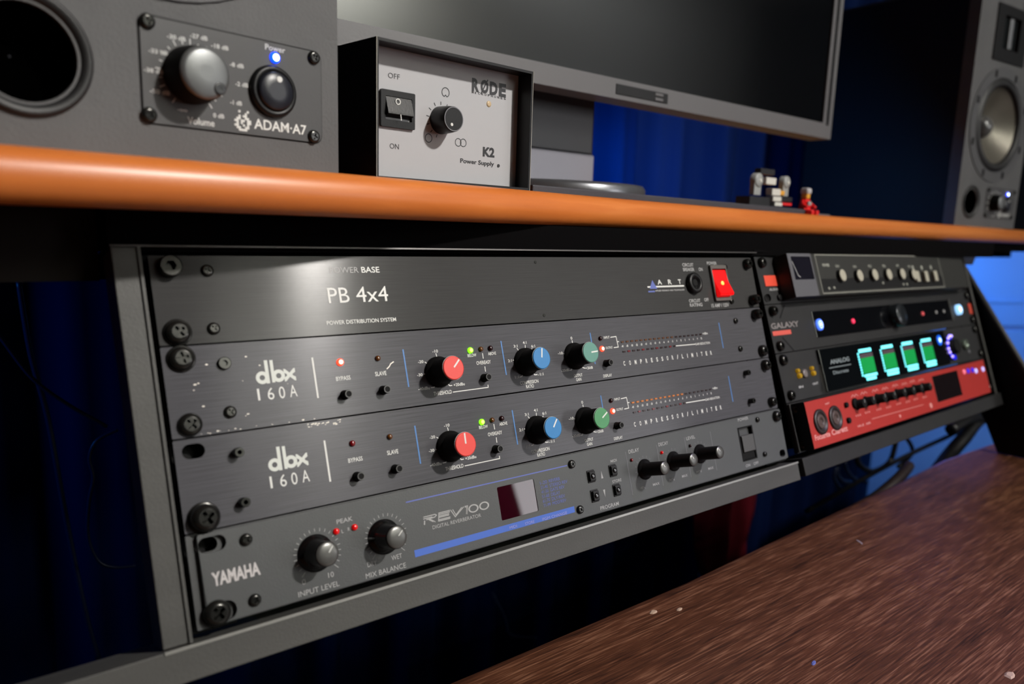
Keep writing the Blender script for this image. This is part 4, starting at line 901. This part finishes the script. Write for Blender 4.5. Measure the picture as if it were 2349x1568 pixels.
    MB().lathe(x, z, K((13.0, -14.0), (12.4, -15.0), (10.5, -15.5), (4, -15.9)), 48).build('knob_cap', mat('satin_grey_metal', (112, 114, 114), .38, metal=.55), kn)
    dx, dz = A_.px(504, 204, -15.4); MB().lathe(dx, dz, [(2.7, -15.0), (2.7, -15.85), (2.3, -16.0), (.8, -15.7)], 20).build('pointer_dimple', mat('dark_dimple', (30, 31, 32), .3), kn)
    l = MB()
    for s_, a, b in (('-30 dB', (383, 87), (425.7, 95)), ('-27 dB', (436, 85.5), (476, 93.7)), ('-18 dB', (484, 108), (524, 116)), ('-33 dB', (340.6, 119), (385, 128)), ('-8 dB', (527, 151.6), (559, 157)), ('-38 dB', (330, 163), (375, 171)),
                     ('-2 dB', (540, 196), (569, 201)), ('-50 dB', (344, 212), (390, 219)), ('-1 dB', (528, 238.4), (555, 242.5)), ('0 dB', (489, 268.6), (514.3, 272))): T(l, A_, s_, a, b, 9.6, .02, Y)
    T(l, A_, 'Volume', (430, 282), (492, 291), 15.5, .015, Y); T(l, A_, 'Power', (608, 113.5), (654, 122), 13, .012, Y)
    T(l, A_, '-oo', (407, 253.5), (430, 257), 7, .04, Y)
    for k in range(21):
        a = math.radians(235 - 290 * k / 20); r1 = (18.4 if k % 2 == 0 else 17.0) * ks
        l.stroke([(kx + 15.4 * ks * math.cos(a), kz + 15.4 * ks * math.sin(a)), (kx + r1 * math.cos(a), kz + r1 * math.sin(a))], .45, Y - .12)
    l.build('lettering', mat('bright_print', (205, 205, 203), .5), t)['kind'] = 'stuff'
    g = MB(); T(g, A_, 'ADAM·A7', (583, 296), (702.5, 307.5), 22.5, .015, Y)
    ex, ez = A_.px(557, 279.5, Y); r = 3.9
    pat = ["..1...1.", ".....1..", "..1.11..", ".11..11.", "11.11.11", ".1.1..11", "11..1.1.", ".11..11.", "..1111.."]
    for j, row in enumerate(pat):
        for i_, ch_ in enumerate(row):
            if ch_ == '1': px0 = ex + (i_ - 4) * 1.05; pz0 = ez + (4 - j) * 1.05; g.box(px0, px0 + 1.0, Y - .15, Y, pz0, pz0 + 1.0)
    g.build('logo', white_p, t)
    x, z = A_.px(632.5, 132, Y - 1); led(t, x, z, 2.6, led_blue, h=1.6, core=led_blue_core, y=Y, name='power_light', lab='lit blue power light')
    x, z = A_.px(631, 209.5, Y - 2.5)
    ks = (A_.px(681, 209, Y - 2)[0] - x) / 12.2
    sw = MB().lathe(x, z, K((12.2, Y), (12.2, Y - 1.5), (11.4, Y - 2.8), (9.6, Y - 3), (9, Y - 1.5)), 40, cap=False).build('power_switch', blackpl, t)
    MB().lathe(x, z, K((9.0, Y - .5), (9.0, Y - 3.6), (8.0, Y - 4.4), (4, Y - 4.9)), 36).build('switch_cap', mat('blue_black_plastic', (28, 30, 38), .35), sw)
    x, z = A_.px(642, 182, Y - 5); MB().lathe(x, z, [(1.5, Y - 4.0), (1.4, Y - 5.0)], 14).build('switch_dot', white_p, sw)
    return t
lay_speaker(A7, 'charcoal studio speaker seen close up, left end of the orange shelf')
lay_speaker(A7R, 'charcoal studio speaker with its woofer in view, far right on the orange shelf')

# ================================================================== MICROPHONE POWER SUPPLY
def psu():
    c = onp(863, 405, 1, -2); f = yawed((c.x, -2, 43.2), 4)
    t = thing('power_supply', 'small black box with a white face, switch and knob, between left speaker and monitor', 'power supply', f)
    tr = f.px(1224, 171); W_ = tr[0]; H_ = (f.px(872, 77)[1] + tr[1]) / 2; D = 14; th = 1.6
    sm = mat('black_semigloss_steel', (12, 12, 14), .4, spec=.3, bump=.1, bscale=(400, 400, 400))
    MB().holed([(0, 0), (W_, 0), (W_, H_), (0, H_)], [[(th, th), (W_ - th, th), (W_ - th, H_ - th), (th, H_ - th)]], 0, D).box(0, W_, D, 120, 0, H_).build('housing', sm, t)
    for a, b, c_, d in ((0, .5, 0, H_), (W_ - .5, W_, 0, H_)): MB().box(a, b, -.25, .3, c_, d).build('worn_edge', mat('worn_edge_metal', (120, 116, 108), .3, metal=.7), t)
    MB().box(th, W_ - th, D - 1.2, D, th, H_ - th).build('faceplate', mat('silver_white_panel', (172, 172, 175), .5), t)
    Y = D - 1.2
    q = [f.px(*p, Y) for p in ((871.9, 204.4), (949, 215.2), (947.7, 298.3), (868.9, 289.3))]
    X0, X1 = max(th + .2, (q[0][0] + q[3][0]) / 2), (q[1][0] + q[2][0]) / 2; Z1, Z0 = (q[0][1] + q[1][1]) / 2, (q[2][1] + q[3][1]) / 2
    bz = MB().holed(rrect(X0, X1, Z0, Z1, .8), [rrect(X0 + 3, X1 - 2.2, Z0 + 4.2, Z1 - 3.4, .4)], Y - 1.8, Y).build('switch_bezel', blackpl, t)
    a, b = X0 + 3.3, X1 - 2.5; z0, z1 = Z0 + 5, Z1 - 3.7; zm = z0 + (z1 - z0) * .25
    zm = z0 + (z1 - z0) * .2; pr = [(Y, z0 + .5), (Y - 4.4, zm), (Y - 4.2, zm + 1), (Y - 1.4, z1), (Y, z1)]; n = len(pr)
    vs = [(x_, y_, z_) for x_ in (a, b) for y_, z_ in pr]
    rk = MB().add(vs, [tuple(range(n - 1, -1, -1)), tuple(range(n, 2 * n))] + [(i, (i + 1) % n, (i + 1) % n + n, i + n) for i in range(n)]).build('rocker', blackpl, t)
    x, z = f.px(912.4, 233.2, Y - 2.4); mk = MB().ring(x, z, 1.25, 1.75, Y - 2.9, 22); mk.stroke([(x + .8, z - 7.2), (x + 1.2, z - 10.5)], .5, Y - 4.5)
    mk.build('switch_marks', white_p, rk)
    bk = mat('black_print', (30, 30, 34), .5); l = MB()
    T(l, f, 'OFF', (889.9, 179.3), (916.9, 181.6), 12, .0, Y); T(l, f, 'ON', (893.8, 340.4), (914.8, 342.4), 12, .0, Y)
    T(l, f, 'K2', (1107.2, 358), (1134, 359.6), 21, .045, Y); T(l, f, 'Power Supply', (1055.6, 371.5), (1133, 382), 10, .025, Y)
    for k, ch_ in enumerate('MICROPHONES'):
        u0 = 1082 + k * 7.35; T(l, f, ch_, (u0, 213.6 + k * 1.5), (u0 + (2 if ch_ == 'I' else 4.4), 213.8 + k * 1.5), 5, .02, Y)
    x, z = f.px(1022, 212, Y)
    l.ring(x, z, 2.5, 3.0, Y - .1, 26, a0=-55, a1=235); l.stroke([(x - 1.7, z - 2.1), (x - .9, z - 2.4), (x, z - 1.5), (x + .9, z - 2.4), (x + 1.6, z - 2.3)], .5, Y - .1)
    x, z = f.px(983, 316.5, Y); l.ring(x, z, 2.2, 2.7, Y - .1, 26); x, z = f.px(1051, 326.4, Y); l.ring(x, z, 2.1, 2.55, Y - .1, 24); x, z = f.px(1062.5, 327.5, Y); l.ring(x, z, 2.1, 2.55, Y - .1, 24)
    kx, kz = f.px(1041.3, 272.8, Y - 13)
    for k in range(11):
        a_ = math.radians(252 - 18 * 11 * k / 7.4); l.stroke([(kx + 9 * math.cos(a_), kz + 9 * math.sin(a_)), (kx + 11 * math.cos(a_), kz + 11 * math.sin(a_))], .5, Y - .1)
    x, z = f.px(1143.2, 380, Y); l.lathe(x, z, [(1.1, Y), (1, Y - .4)], 12)
    l.build('lettering', bk, t)['kind'] = 'stuff'
    lg = MB()
    for ch_, a_, b_ in (('R', (1082, 207), (1099, 210)), ('O', (1102, 210.5), (1120, 214)), ('D', (1123, 215), (1141, 218.5)), ('E', (1144, 219), (1160, 222))): T(lg, f, ch_, a_, b_, 29, .05, Y)
    S(lg, f, [(1103, 215), (1119, 183)], 3.0, Y - .03)
    lg.build('logo', bk, t)
    x, z = f.px(1121.3, 238.5, Y); MB().lathe(x, z, [(2, Y), (1.8, Y - .3), (1, Y - .5)], 16).build('indicator_light', mat('beige_unlit_led', (190, 166, 130), .4), t)
    kn = MB().lathe(kx, kz, [(8.2, Y), (7.9, Y - 8), (7.4, Y - 12.3), (7.0, Y - 13)], 36).build('knob', blackpl, t)
    MB().ring(kx, kz, 6.6, 7.1, Y - 13.05, 36).build('knob_rim', dim_p, kn)
    x, z = f.px(1036.8, 285.4, Y - 13.1); MB().lathe(x, z, [(.95, Y - 13), (.9, Y - 13.2)], 14).build('pointer_dot', white_p, kn)
psu()

# ================================================================== MONITOR
def monitor():
    Y0 = 150; zb = 143.2; xr = 849; xl = 113; H_ = 440
    t = thing('computer_monitor', 'large grey-framed monitor standing behind the small white-faced box', 'monitor', WORLD, None, xl, Y0, 0)
    fm = mat('grey_monitor_plastic', (92, 91, 93), .45, bump=.3, bscale=(500, 500, 500)); W_ = xr - xl
    z0 = zb; hb = 18.5; rb = 21
    MB().holed([(0, z0), (W_, z0), (W_, z0 + H_), (0, z0 + H_)], [[(rb, z0 + hb), (W_ - rb, z0 + hb), (W_ - rb, z0 + H_ - rb), (rb, z0 + H_ - rb)]], 0, 30).box(4, W_ - 4, 28, 48, z0 + 3, z0 + H_ - 3, 4).build('bezel', fm, t)
    MB().box(W_ - 14, W_ - 8, -.4, 1, z0 + hb - 2, z0 + H_ - 8).build('bezel_groove', blackpl, t)
    MB().box(rb - 1, W_ - rb + 1, 2.2, 6, z0 + hb - 1, z0 + H_ - rb + 1).build('screen', mat('matte_lcd_screen', (4, 5, 7), .12, spec=1.0, coat=.0), t)
    a = onp(1413, 200, 1, Y0); b = onp(1531, 228, 1, Y0)
    cp = MB().box(a.x - xl, b.x - xl, -.8, 1, z0 + 4.2, z0 + 13.8, .4).build('control_strip', blackpl, t)
    MB().box(b.x - xl - 20, b.x - xl - 8, -1.6, 0, z0 + 10, z0 + 12.6, .3).box(b.x - xl - 20, b.x - xl - 8, -1.6, 0, z0 + 5.4, z0 + 8.0, .3).build('control_button', fm, cp)
    # stand
    cx_ = 395; pm = mat('dark_graphite_plastic', (58, 60, 66), .4); 
    MB().box(cx_ - 75 - xl + 40, 496 - xl, 70, 92, 95, z0 + 200, 3).build('stand_neck', pm, t)
    MB().box(cx_ - 75 - xl + 40, 494 - xl, 66, 94, 62, 96, 2).build('stand_collar', mat('light_grey_plastic', (128, 128, 138), .45), t)
    bx = 408 - xl
    MB().add(*disc(bx, 20, 43.1, 84, 78, 17), True).build('stand_base', mat('brushed_silver_base', (120, 122, 126), .3, metal=.7), t)
def disc(cx_, cy_, z, rx, ry, h, n=64):
    vs = []
    for zz, k in ((z, 1), (z + h * .8, 1), (z + h, .97)):
        vs += [(cx_ + rx * k * math.cos(2 * math.pi * i / n), cy_ + ry * k * math.sin(2 * math.pi * i / n), zz) for i in range(n)]
    fs = [(r * n + i, r * n + (i + 1) % n, (r + 1) * n + (i + 1) % n, (r + 1) * n + i) for r in range(2) for i in range(n)]
    fs += [tuple(range(2 * n, 3 * n)), tuple(range(n - 1, -1, -1))]
    return vs, fs
monitor()

# ================================================================== THINGS ON THE SHELF
def tray():
    a = onp(1222, 440, 1, 26); b = onp(1860, 488, 1, 74); d = math.degrees(math.atan2(b.y - a.y, b.x - a.x)); L = math.hypot(b.x - a.x, b.y - a.y)
    t = thing('soundbar', 'flat black bar lying along the shelf under the monitor', 'soundbar', yawed((a.x, a.y, 43.05), d))
    MB().box(0, L, 0, 30, 0, 5.6, 1).build('bar_body', mat('black_grey_plastic', (62, 62, 68), .55, spec=.3, bump=.3, bscale=(500, 500, 500)), t)
    MB().box(L - 1, L + 60, 4, 26, 0, 2.6, .4).build('end_cap', mat('mid_grey_rubber', (80, 80, 84), .6), t)
tray()
def toys():
    m = {k: mat('toy_' + k, c, .35) for k, c in dict(white_brick=(214, 212, 204), grey_brick=(150, 152, 150), red_brick=(214, 24, 26), black_brick=(20, 20, 22), yellow_brick=(222, 160, 50)).items()}
    Y0 = 84
    f = WORLD
    o = onp(1755, 478, 1, Y0); zf = 43.1
    t = thing('toy_brick_model', 'toy model of white, black and red bricks with two round reels, on the shelf', 'toy', f, None, o.x, Y0, zf)
    def L(p, y=Y0): q = onp(p[0], p[1], 1, y); return q.x - o.x, q.z - zf
    x0, _ = L((1718, 460)); x1, _ = L((1815, 470))
    MB().box(x0, x1, -8, 26, 0, 3.4, .4).build('base_plate', m['black_brick'], t)
    for i, (a, b, w_) in enumerate((((1741, 413), 1, 0), ((1805, 418), 1, 0))):
        cx_, cz_ = L(a); r = 7.4 if i == 0 else 6.6
        hb = L((1735, 447))[1] if i == 0 else L((1800, 450))[1]
        rl = MB().lathe(cx_, cz_, [(r, 6), (r, 0), (r * .8, -1), (r * .3, -1.2)], 28).box(cx_ - r * .95, cx_ + r * .7, 0, 6, hb, cz_, .4).build('reel', m['grey_brick'], t)
        MB().lathe(cx_ + 1.5, cz_ - .5, [(r * .28, -1.2), (r * .2, -2)], 12).build('reel_hub', m['white_brick'], rl)
    def br(name, p0, p1, mm_, y0=0, y1=8, b=.3):
        a = L(p0); b_ = L(p1); MB().box(min(a[0], b_[0]), max(a[0], b_[0]), y0, y1, max(min(a[1], b_[1]), 3.4 if mm_ != 'x' else 0), max(a[1], b_[1]), b).build(name, m[mm_], t)
    br('brick', (1750, 385), (1781, 402), 'black_brick', 2, 10); br('brick', (1759, 406), (1780, 424), 'white_brick', 0, 8)
    br('brick', (1765, 432), (1783, 449), 'white_brick', -4, 4); br('brick', (1765, 450), (1783, 462), 'white_brick', -5, 4); br('brick', (1767, 463), (1783, 473), 'white_brick', -6, 3)
    br('brick', (1780, 436), (1796, 448), 'yellow_brick', -2, 6); br('brick', (1784, 464), (1805, 472), 'red_brick', -6, 4); br('brick', (1717, 449), (1762, 474), 'black_brick', -2, 16); br('brick', (1786, 450), (1815, 463), 'black_brick', -1, 16)
    o2 = onp(1845, 485, 1, Y0 - 6)
    t2 = thing('toy_figurine', 'small seated toy figure in red with a grey cap, right of the brick model', 'toy', f, None, o2.x, Y0 - 6, zf)
    z = 0
    fig = MB().box(-6.5, 6.5, -9, 3, 0, 6, 1.5).box(-7.5, -2, -14, -6, 0, 5, 1).box(2, 7.5, -14, -6, 0, 5, 1)
    fig.add([(-7, -4, 5), (7, -4, 5), (7, 4, 5), (-7, 4, 5), (-4.6, -3, 17), (4.6, -3, 17), (4.6, 3, 17), (-4.6, 3, 17)], [(0, 1, 5, 4), (1, 2, 6, 5), (2, 3, 7, 6), (3, 0, 4, 7), (4, 5, 6, 7), (3, 2, 1, 0)])
    fig.tube([(-5, 0, 15), (-9, -3, 11), (-8, -8, 8)], 1.9, 8).tube([(5, 0, 15), (9, -3, 11), (8, -8, 8)], 1.9, 8)
    fig.build('body', m['red_brick'], t2)
    hd = MB().box(-4, 4, -4, 4, 17, 24.5, 1.8).build('head', m['yellow_brick'], t2)
    MB().box(-4.8, 4.8, -5, 5, 22, 29, 2.2).build('cap', mat('toy_cap_grey', (186, 184, 186), .4), hd)
    MB().box(-3.4, 3.4, -6.2, -4.4, 10, 14.5, .6).build('chest_piece', m['grey_brick'], t2)
toys()

# ================================================================== DESK
desk_m = wood('worn_dark_oak', (40, 22, 14), (88, 52, 33), (156, 112, 84), (32, 720, 300), .42, .3, (.32, .52, .74), coat=.1, big=.3)
def desk():
    Z = -250; t = thing('desk', 'worn dark brown wooden desk top in the foreground', 'desk', WORLD, None, 600, -500, Z)
    edge = [(-500, -49), (140, -49), (364, -47), (492, -40), (731, -29), (899, -18), (1126, -26), (1500, -30), (2000, -30)]
    n = len(edge); prof = [(0, -26), (6, -24), (8, -18), (8, -6), (5, -1.4), (0, 0)]
    vs = []; fs = []
    P = len(prof)
    for x, y in edge:
        vs += [(x - 600, y - 8 + dy + 500, dz) for dy, dz in prof] + [(x - 600, -1100 + 500, 0), (x - 600, -1100 + 500, -26)]
    m = P + 2
    for i in range(n - 1):
        for k in range(m):
            j = (k + 1) % m; fs.append((i * m + k, i * m + j, (i + 1) * m + j, (i + 1) * m + k))
    fs += [tuple(range(m - 1, -1, -1)), tuple((n - 1) * m + k for k in range(m))]
    mb = MB().add(vs, fs); mb.build('board', desk_m, t)
    for x in (-460, 1900):
        for y in (-80, -1040): MB().box(x - 600 - 30, x - 600 + 30, y + 500 - 30, y + 500 + 30, -750, -26, 3).build('leg', blackpl, t)
desk()
cr_m = mat('pale_crumb', (176, 150, 124), .8)
def crumb(px_, s_, label, m=cr_m, h=.8, ang=0, el=1.6):
    p = onp(px_[0], px_[1], 2, -250); rnd = random.Random(int(px_[0]))
    pts = [(s_ * el * math.cos(a) * rnd.uniform(.7, 1.1), s_ * math.sin(a) * rnd.uniform(.7, 1.1)) for a in [k * math.pi / 4 for k in range(8)]]
    pts = rot(pts, ang); n = 8
    vs = [(x, y, 0) for x, y in pts] + [(x * .6, y * .6, h) for x, y in pts]
    o = MB().add(vs, [(i, (i + 1) % n, n + (i + 1) % n, n + i) for i in range(n)] + [tuple(range(n, 2 * n)), tuple(range(n - 1, -1, -1))]).build('crumb', m, None, WORLD.at(p.x, p.y, -250))
    tag(o, label, 'crumb', 'debris on the desk top')
crumb((1499, 1403), 2.6, 'larger pale crumb on the desk, left of the pair'); crumb((1559, 1397), 1.9, 'smaller oval pale crumb on the desk, right of the pair')
crumb((2316, 1548), 3.6, 'pale crumb on the desk in the bottom right corner')
crumb((1971, 1242), 1.0, 'thin pale splinter on the desk below the red unit', mat('pale_fibre', (170, 160, 165), .7), .4, 60, 6)
crumb((1866, 1520), 1.6, 'bluish lint speck near the bottom edge of the desk', mat('blue_lint', (90, 100, 160), .8), .5, 20, 2.5)

# ================================================================== CABLES
cab = mat('black_cable_rubber', (14, 14, 15), .38); cab2 = mat('blue_lit_cable', (16, 24, 44), .4)  # second cable colour has the blue light put into it
def cable(name, label, pts, r, m=cab, group='cables behind the racks', base=None):
    P = [onp(x, y, 1, d) for x, y, d in pts]; b = P[0]
    o = MB().tube([p - b for p in P], r, 8).build(name, m, None, WORLD.at(b.x, b.y, b.z)); tag(o, label, 'cable', group); return o
cable('cable', 'straight black cable running diagonally under the right bank of units', [(1850, 1172, 90), (1990, 1092, 90), (2100, 1035, 90), (2190, 993, 90), (2290, 940, 90), (2480, 850, 100)], 3.4)
cable('cable', 'thickest black cable sweeping down from the right edge to the desk', [(2480, 885, 70), (2340, 925, 70), (2255, 955, 65), (2215, 1000, 60), (2180, 1040, 60), (2150, 1080, 50)], 11)
cable('cable', 'black cable crossing the right edge above the desk corner', [(2480, 1000, 60), (2350, 985, 60), (2290, 965, 60), (2230, 958, 60), (2180, 985, 60)], 9)
cable('cable', 'black cable hanging level at the right edge under the leg', [(2480, 950, 90), (2350, 935, 90), (2280, 925, 90), (2230, 935, 90)], 12)
cable('cable', 'black cable against the right leg, highest of the right edge bundle', [(2480, 895, 80), (2350, 900, 80), (2270, 915, 80), (2200, 955, 80)], 10)
cable('cable', 'blue-lit loop of cable hanging left of the blue panel', [(1930, 1050, 200), (1921, 1085, 200), (1936, 1104, 200), (1965, 1108, 200)], 3.2, cab2)
cable('cable', 'second thin blue-lit loop hanging just inside the first', [(1938, 1058, 190), (1944, 1080, 190), (1962, 1098, 190), (1990, 1106, 190)], 2.6, cab2)
cable('cable', 'lowest blue-lit cable end hanging below the two loops', [(1918, 1072, 195), (1914, 1098, 195), (1930, 1124, 195)], 3.0, cab2)
cable('cable', 'thin dark cable curving across the left part of the blue panel', [(2062, 995, 120), (2085, 1012, 120), (2092, 1040, 120), (2060, 1070, 120)], 3.2)
cable('cable', 'dark cable loop hanging in front of the blue panel', [(2000, 1000, 150), (1975, 1030, 150), (1968, 1060, 150), (2000, 1080, 150), (2040, 1060, 150), (2056, 1010, 150)], 4.5)
cable('power_plug_cable', 'short thick dark cable lying on the desk edge at the blue gap', [(1960, 1170, 0), (2010, 1140, 0), (2060, 1098, 0), (2085, 1068, 10)], 7, mat('dark_brown_rubber', (36, 26, 26), .5))
thin = mat('thin_blue_lit_cable', (30, 42, 72), .35)  # faint blue light on these cables put into their colour
cable('thin_cable', 'thin cable slanting down from the left edge behind the rack', [(-60, 700, 330), (0, 772, 330), (75, 868, 330), (160, 930, 330), (245, 978, 330)], 1.6, thin, 'cables over the curtain')
cable('thin_cable', 'long thin cable hanging down the dark curtain at far left', [(42, 640, 345), (70, 810, 345), (110, 960, 345), (150, 1180, 345), (195, 1400, 345), (226, 1510, 345)], 2.2, thin, 'cables over the curtain')
cable('thin_cable', 'thin looped cable hanging beside the left upright of the rack', [(270, 985, 320), (222, 1010, 320), (205, 1050, 320), (214, 1095, 320), (204, 1150, 320), (202, 1230, 320), (225, 1285, 320), (262, 1300, 320), (310, 1296, 320)], 1.5, thin, 'cables over the curtain')
cable('thin_cable', 'thin cable curving on the dark cloth below the bottom rail', [(1130, 1360, 300), (1160, 1420, 300), (1172, 1455, 300), (1230, 1462, 300)], 1.6, thin, 'cables over the curtain')

# ================================================================== CLOTHS AND BACKGROUND
curt_m = mat('navy_velvet', (5, 26, 70), .9, spec=.1, bump=.2, bscale=(400, 400, 400))
def curtain(name, label, x0, x1, y, z0, z1, amp, per, m, seed=1, slant=0., n=340, yaw=0.):
    rnd = random.Random(seed); ph = [rnd.uniform(0, 6.28) for _ in range(5)]; vs = []; nz = 9
    for j in range(nz):
        for i in range(n + 1):
            x = x0 + (x1 - x0) * i / n; s = x / per * 2 * math.pi
            k = 1 + .25 * math.sin(j * .7 + ph[1])
            yy = y + amp * k * (math.sin(s + ph[0] + .15 * math.sin(j + ph[4])) + .45 * math.sin(s * 2.3 + ph[1]) + .3 * math.sin(s * .37 + ph[2])) + yaw * (x - x0)
            vs.append((x - x0, yy - y, z0 + (z1 - z0) * j / (nz - 1) - z0))
    fs = [(j * (n + 1) + i, j * (n + 1) + i + 1, (j + 1) * (n + 1) + i + 1, (j + 1) * (n + 1) + i) for j in range(nz - 1) for i in range(n)]
    o = MB().add(vs, fs, True).build(name, m, None, WORLD.at(x0, y, z0))
    sd = o.modifiers.new('thick', 'SOLIDIFY'); sd.thickness = .0015
    tag(o, label, 'curtain'); return o
curtain('curtain', 'blue pleated curtain behind the monitor, lit blue between monitor and shelf', -1300, 1640, 455, -990, 1300, 17, 118, curt_m, 4)
curtain('curtain', 'nearly black navy curtain behind the pale panelled cabinet', 1700, 2900, 1100, -990, 1300, 8, 260, mat('dark_navy_cloth', (10, 18, 40), .9, bump=.2, bscale=(300, 300, 300)), 9)
# dark red cloth hanging under the rack
def redcloth():
    c0 = onp(1672, 1150, 1, 330); n = 30; vs = []
    for j in range(9):
        for i in range(n + 1):
            u = i / n; x = (u - .5) * 215 * (1 - .05 * j); z = 90 - j * 26 - 14 * math.sin(math.pi * u) * (j / 8)
            vs.append((x, 7 * math.sin(u * 19 + j * .4) + 4 * math.sin(j * 1.3 + u * 5), z))
    fs = [(j * (n + 1) + i, (j + 1) * (n + 1) + i, (j + 1) * (n + 1) + i + 1, j * (n + 1) + i + 1) for j in range(8) for i in range(n)]
    o = MB().add(vs, fs, True).build('hanging_cloth', mat('dark_red_velvet', (84, 12, 24), .9, spec=.1), None, WORLD.at(c0.x, 330, c0.z))
    o.modifiers.new('thick', 'SOLIDIFY').thickness = .0015; tag(o, 'dark red draped cloth hanging in the gap under the left bank', 'cloth')
redcloth()
# white panelled cabinet standing at an angle, blue light partly put into its colour
def cabinet():
    ex = Vector((.86, -.51, 0))
    p = onp(1990, 1050, 1, 640); f = Fr((p.x, 640, -1000), ex, (.51, .86, 0), (0, 0, 1))
    t = thing('cabinet', 'blue-lit pale panelled cabinet seen under the shelf at the far right', 'cabinet', f)
    dm = mat('cabinet_blue_light_tint', (92, 138, 205), .5); W_ = 1500; H_ = 1012  # white paint tinted with the blue light that falls on it
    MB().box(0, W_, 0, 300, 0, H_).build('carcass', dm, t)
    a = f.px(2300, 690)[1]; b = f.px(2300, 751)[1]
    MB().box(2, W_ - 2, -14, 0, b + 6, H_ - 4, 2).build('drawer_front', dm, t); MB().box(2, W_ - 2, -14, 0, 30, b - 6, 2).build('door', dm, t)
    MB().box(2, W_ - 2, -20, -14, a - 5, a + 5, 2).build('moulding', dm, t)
cabinet()
q = [onp(x, y, 1, 40) for x, y in ((2185, 576), (2244, 577), (2231, 607), (2200, 607))]
tag(MB().poly([(p.x - q[0].x, p.z - q[0].z) for p in q], 0, 60).build('shelf_bracket', mat('dark_navy_bracket', (26, 32, 52), .5), None, WORLD.at(q[0].x, 40, q[0].z)), 'small dark tapered bracket under the shelf at the right end', 'bracket')
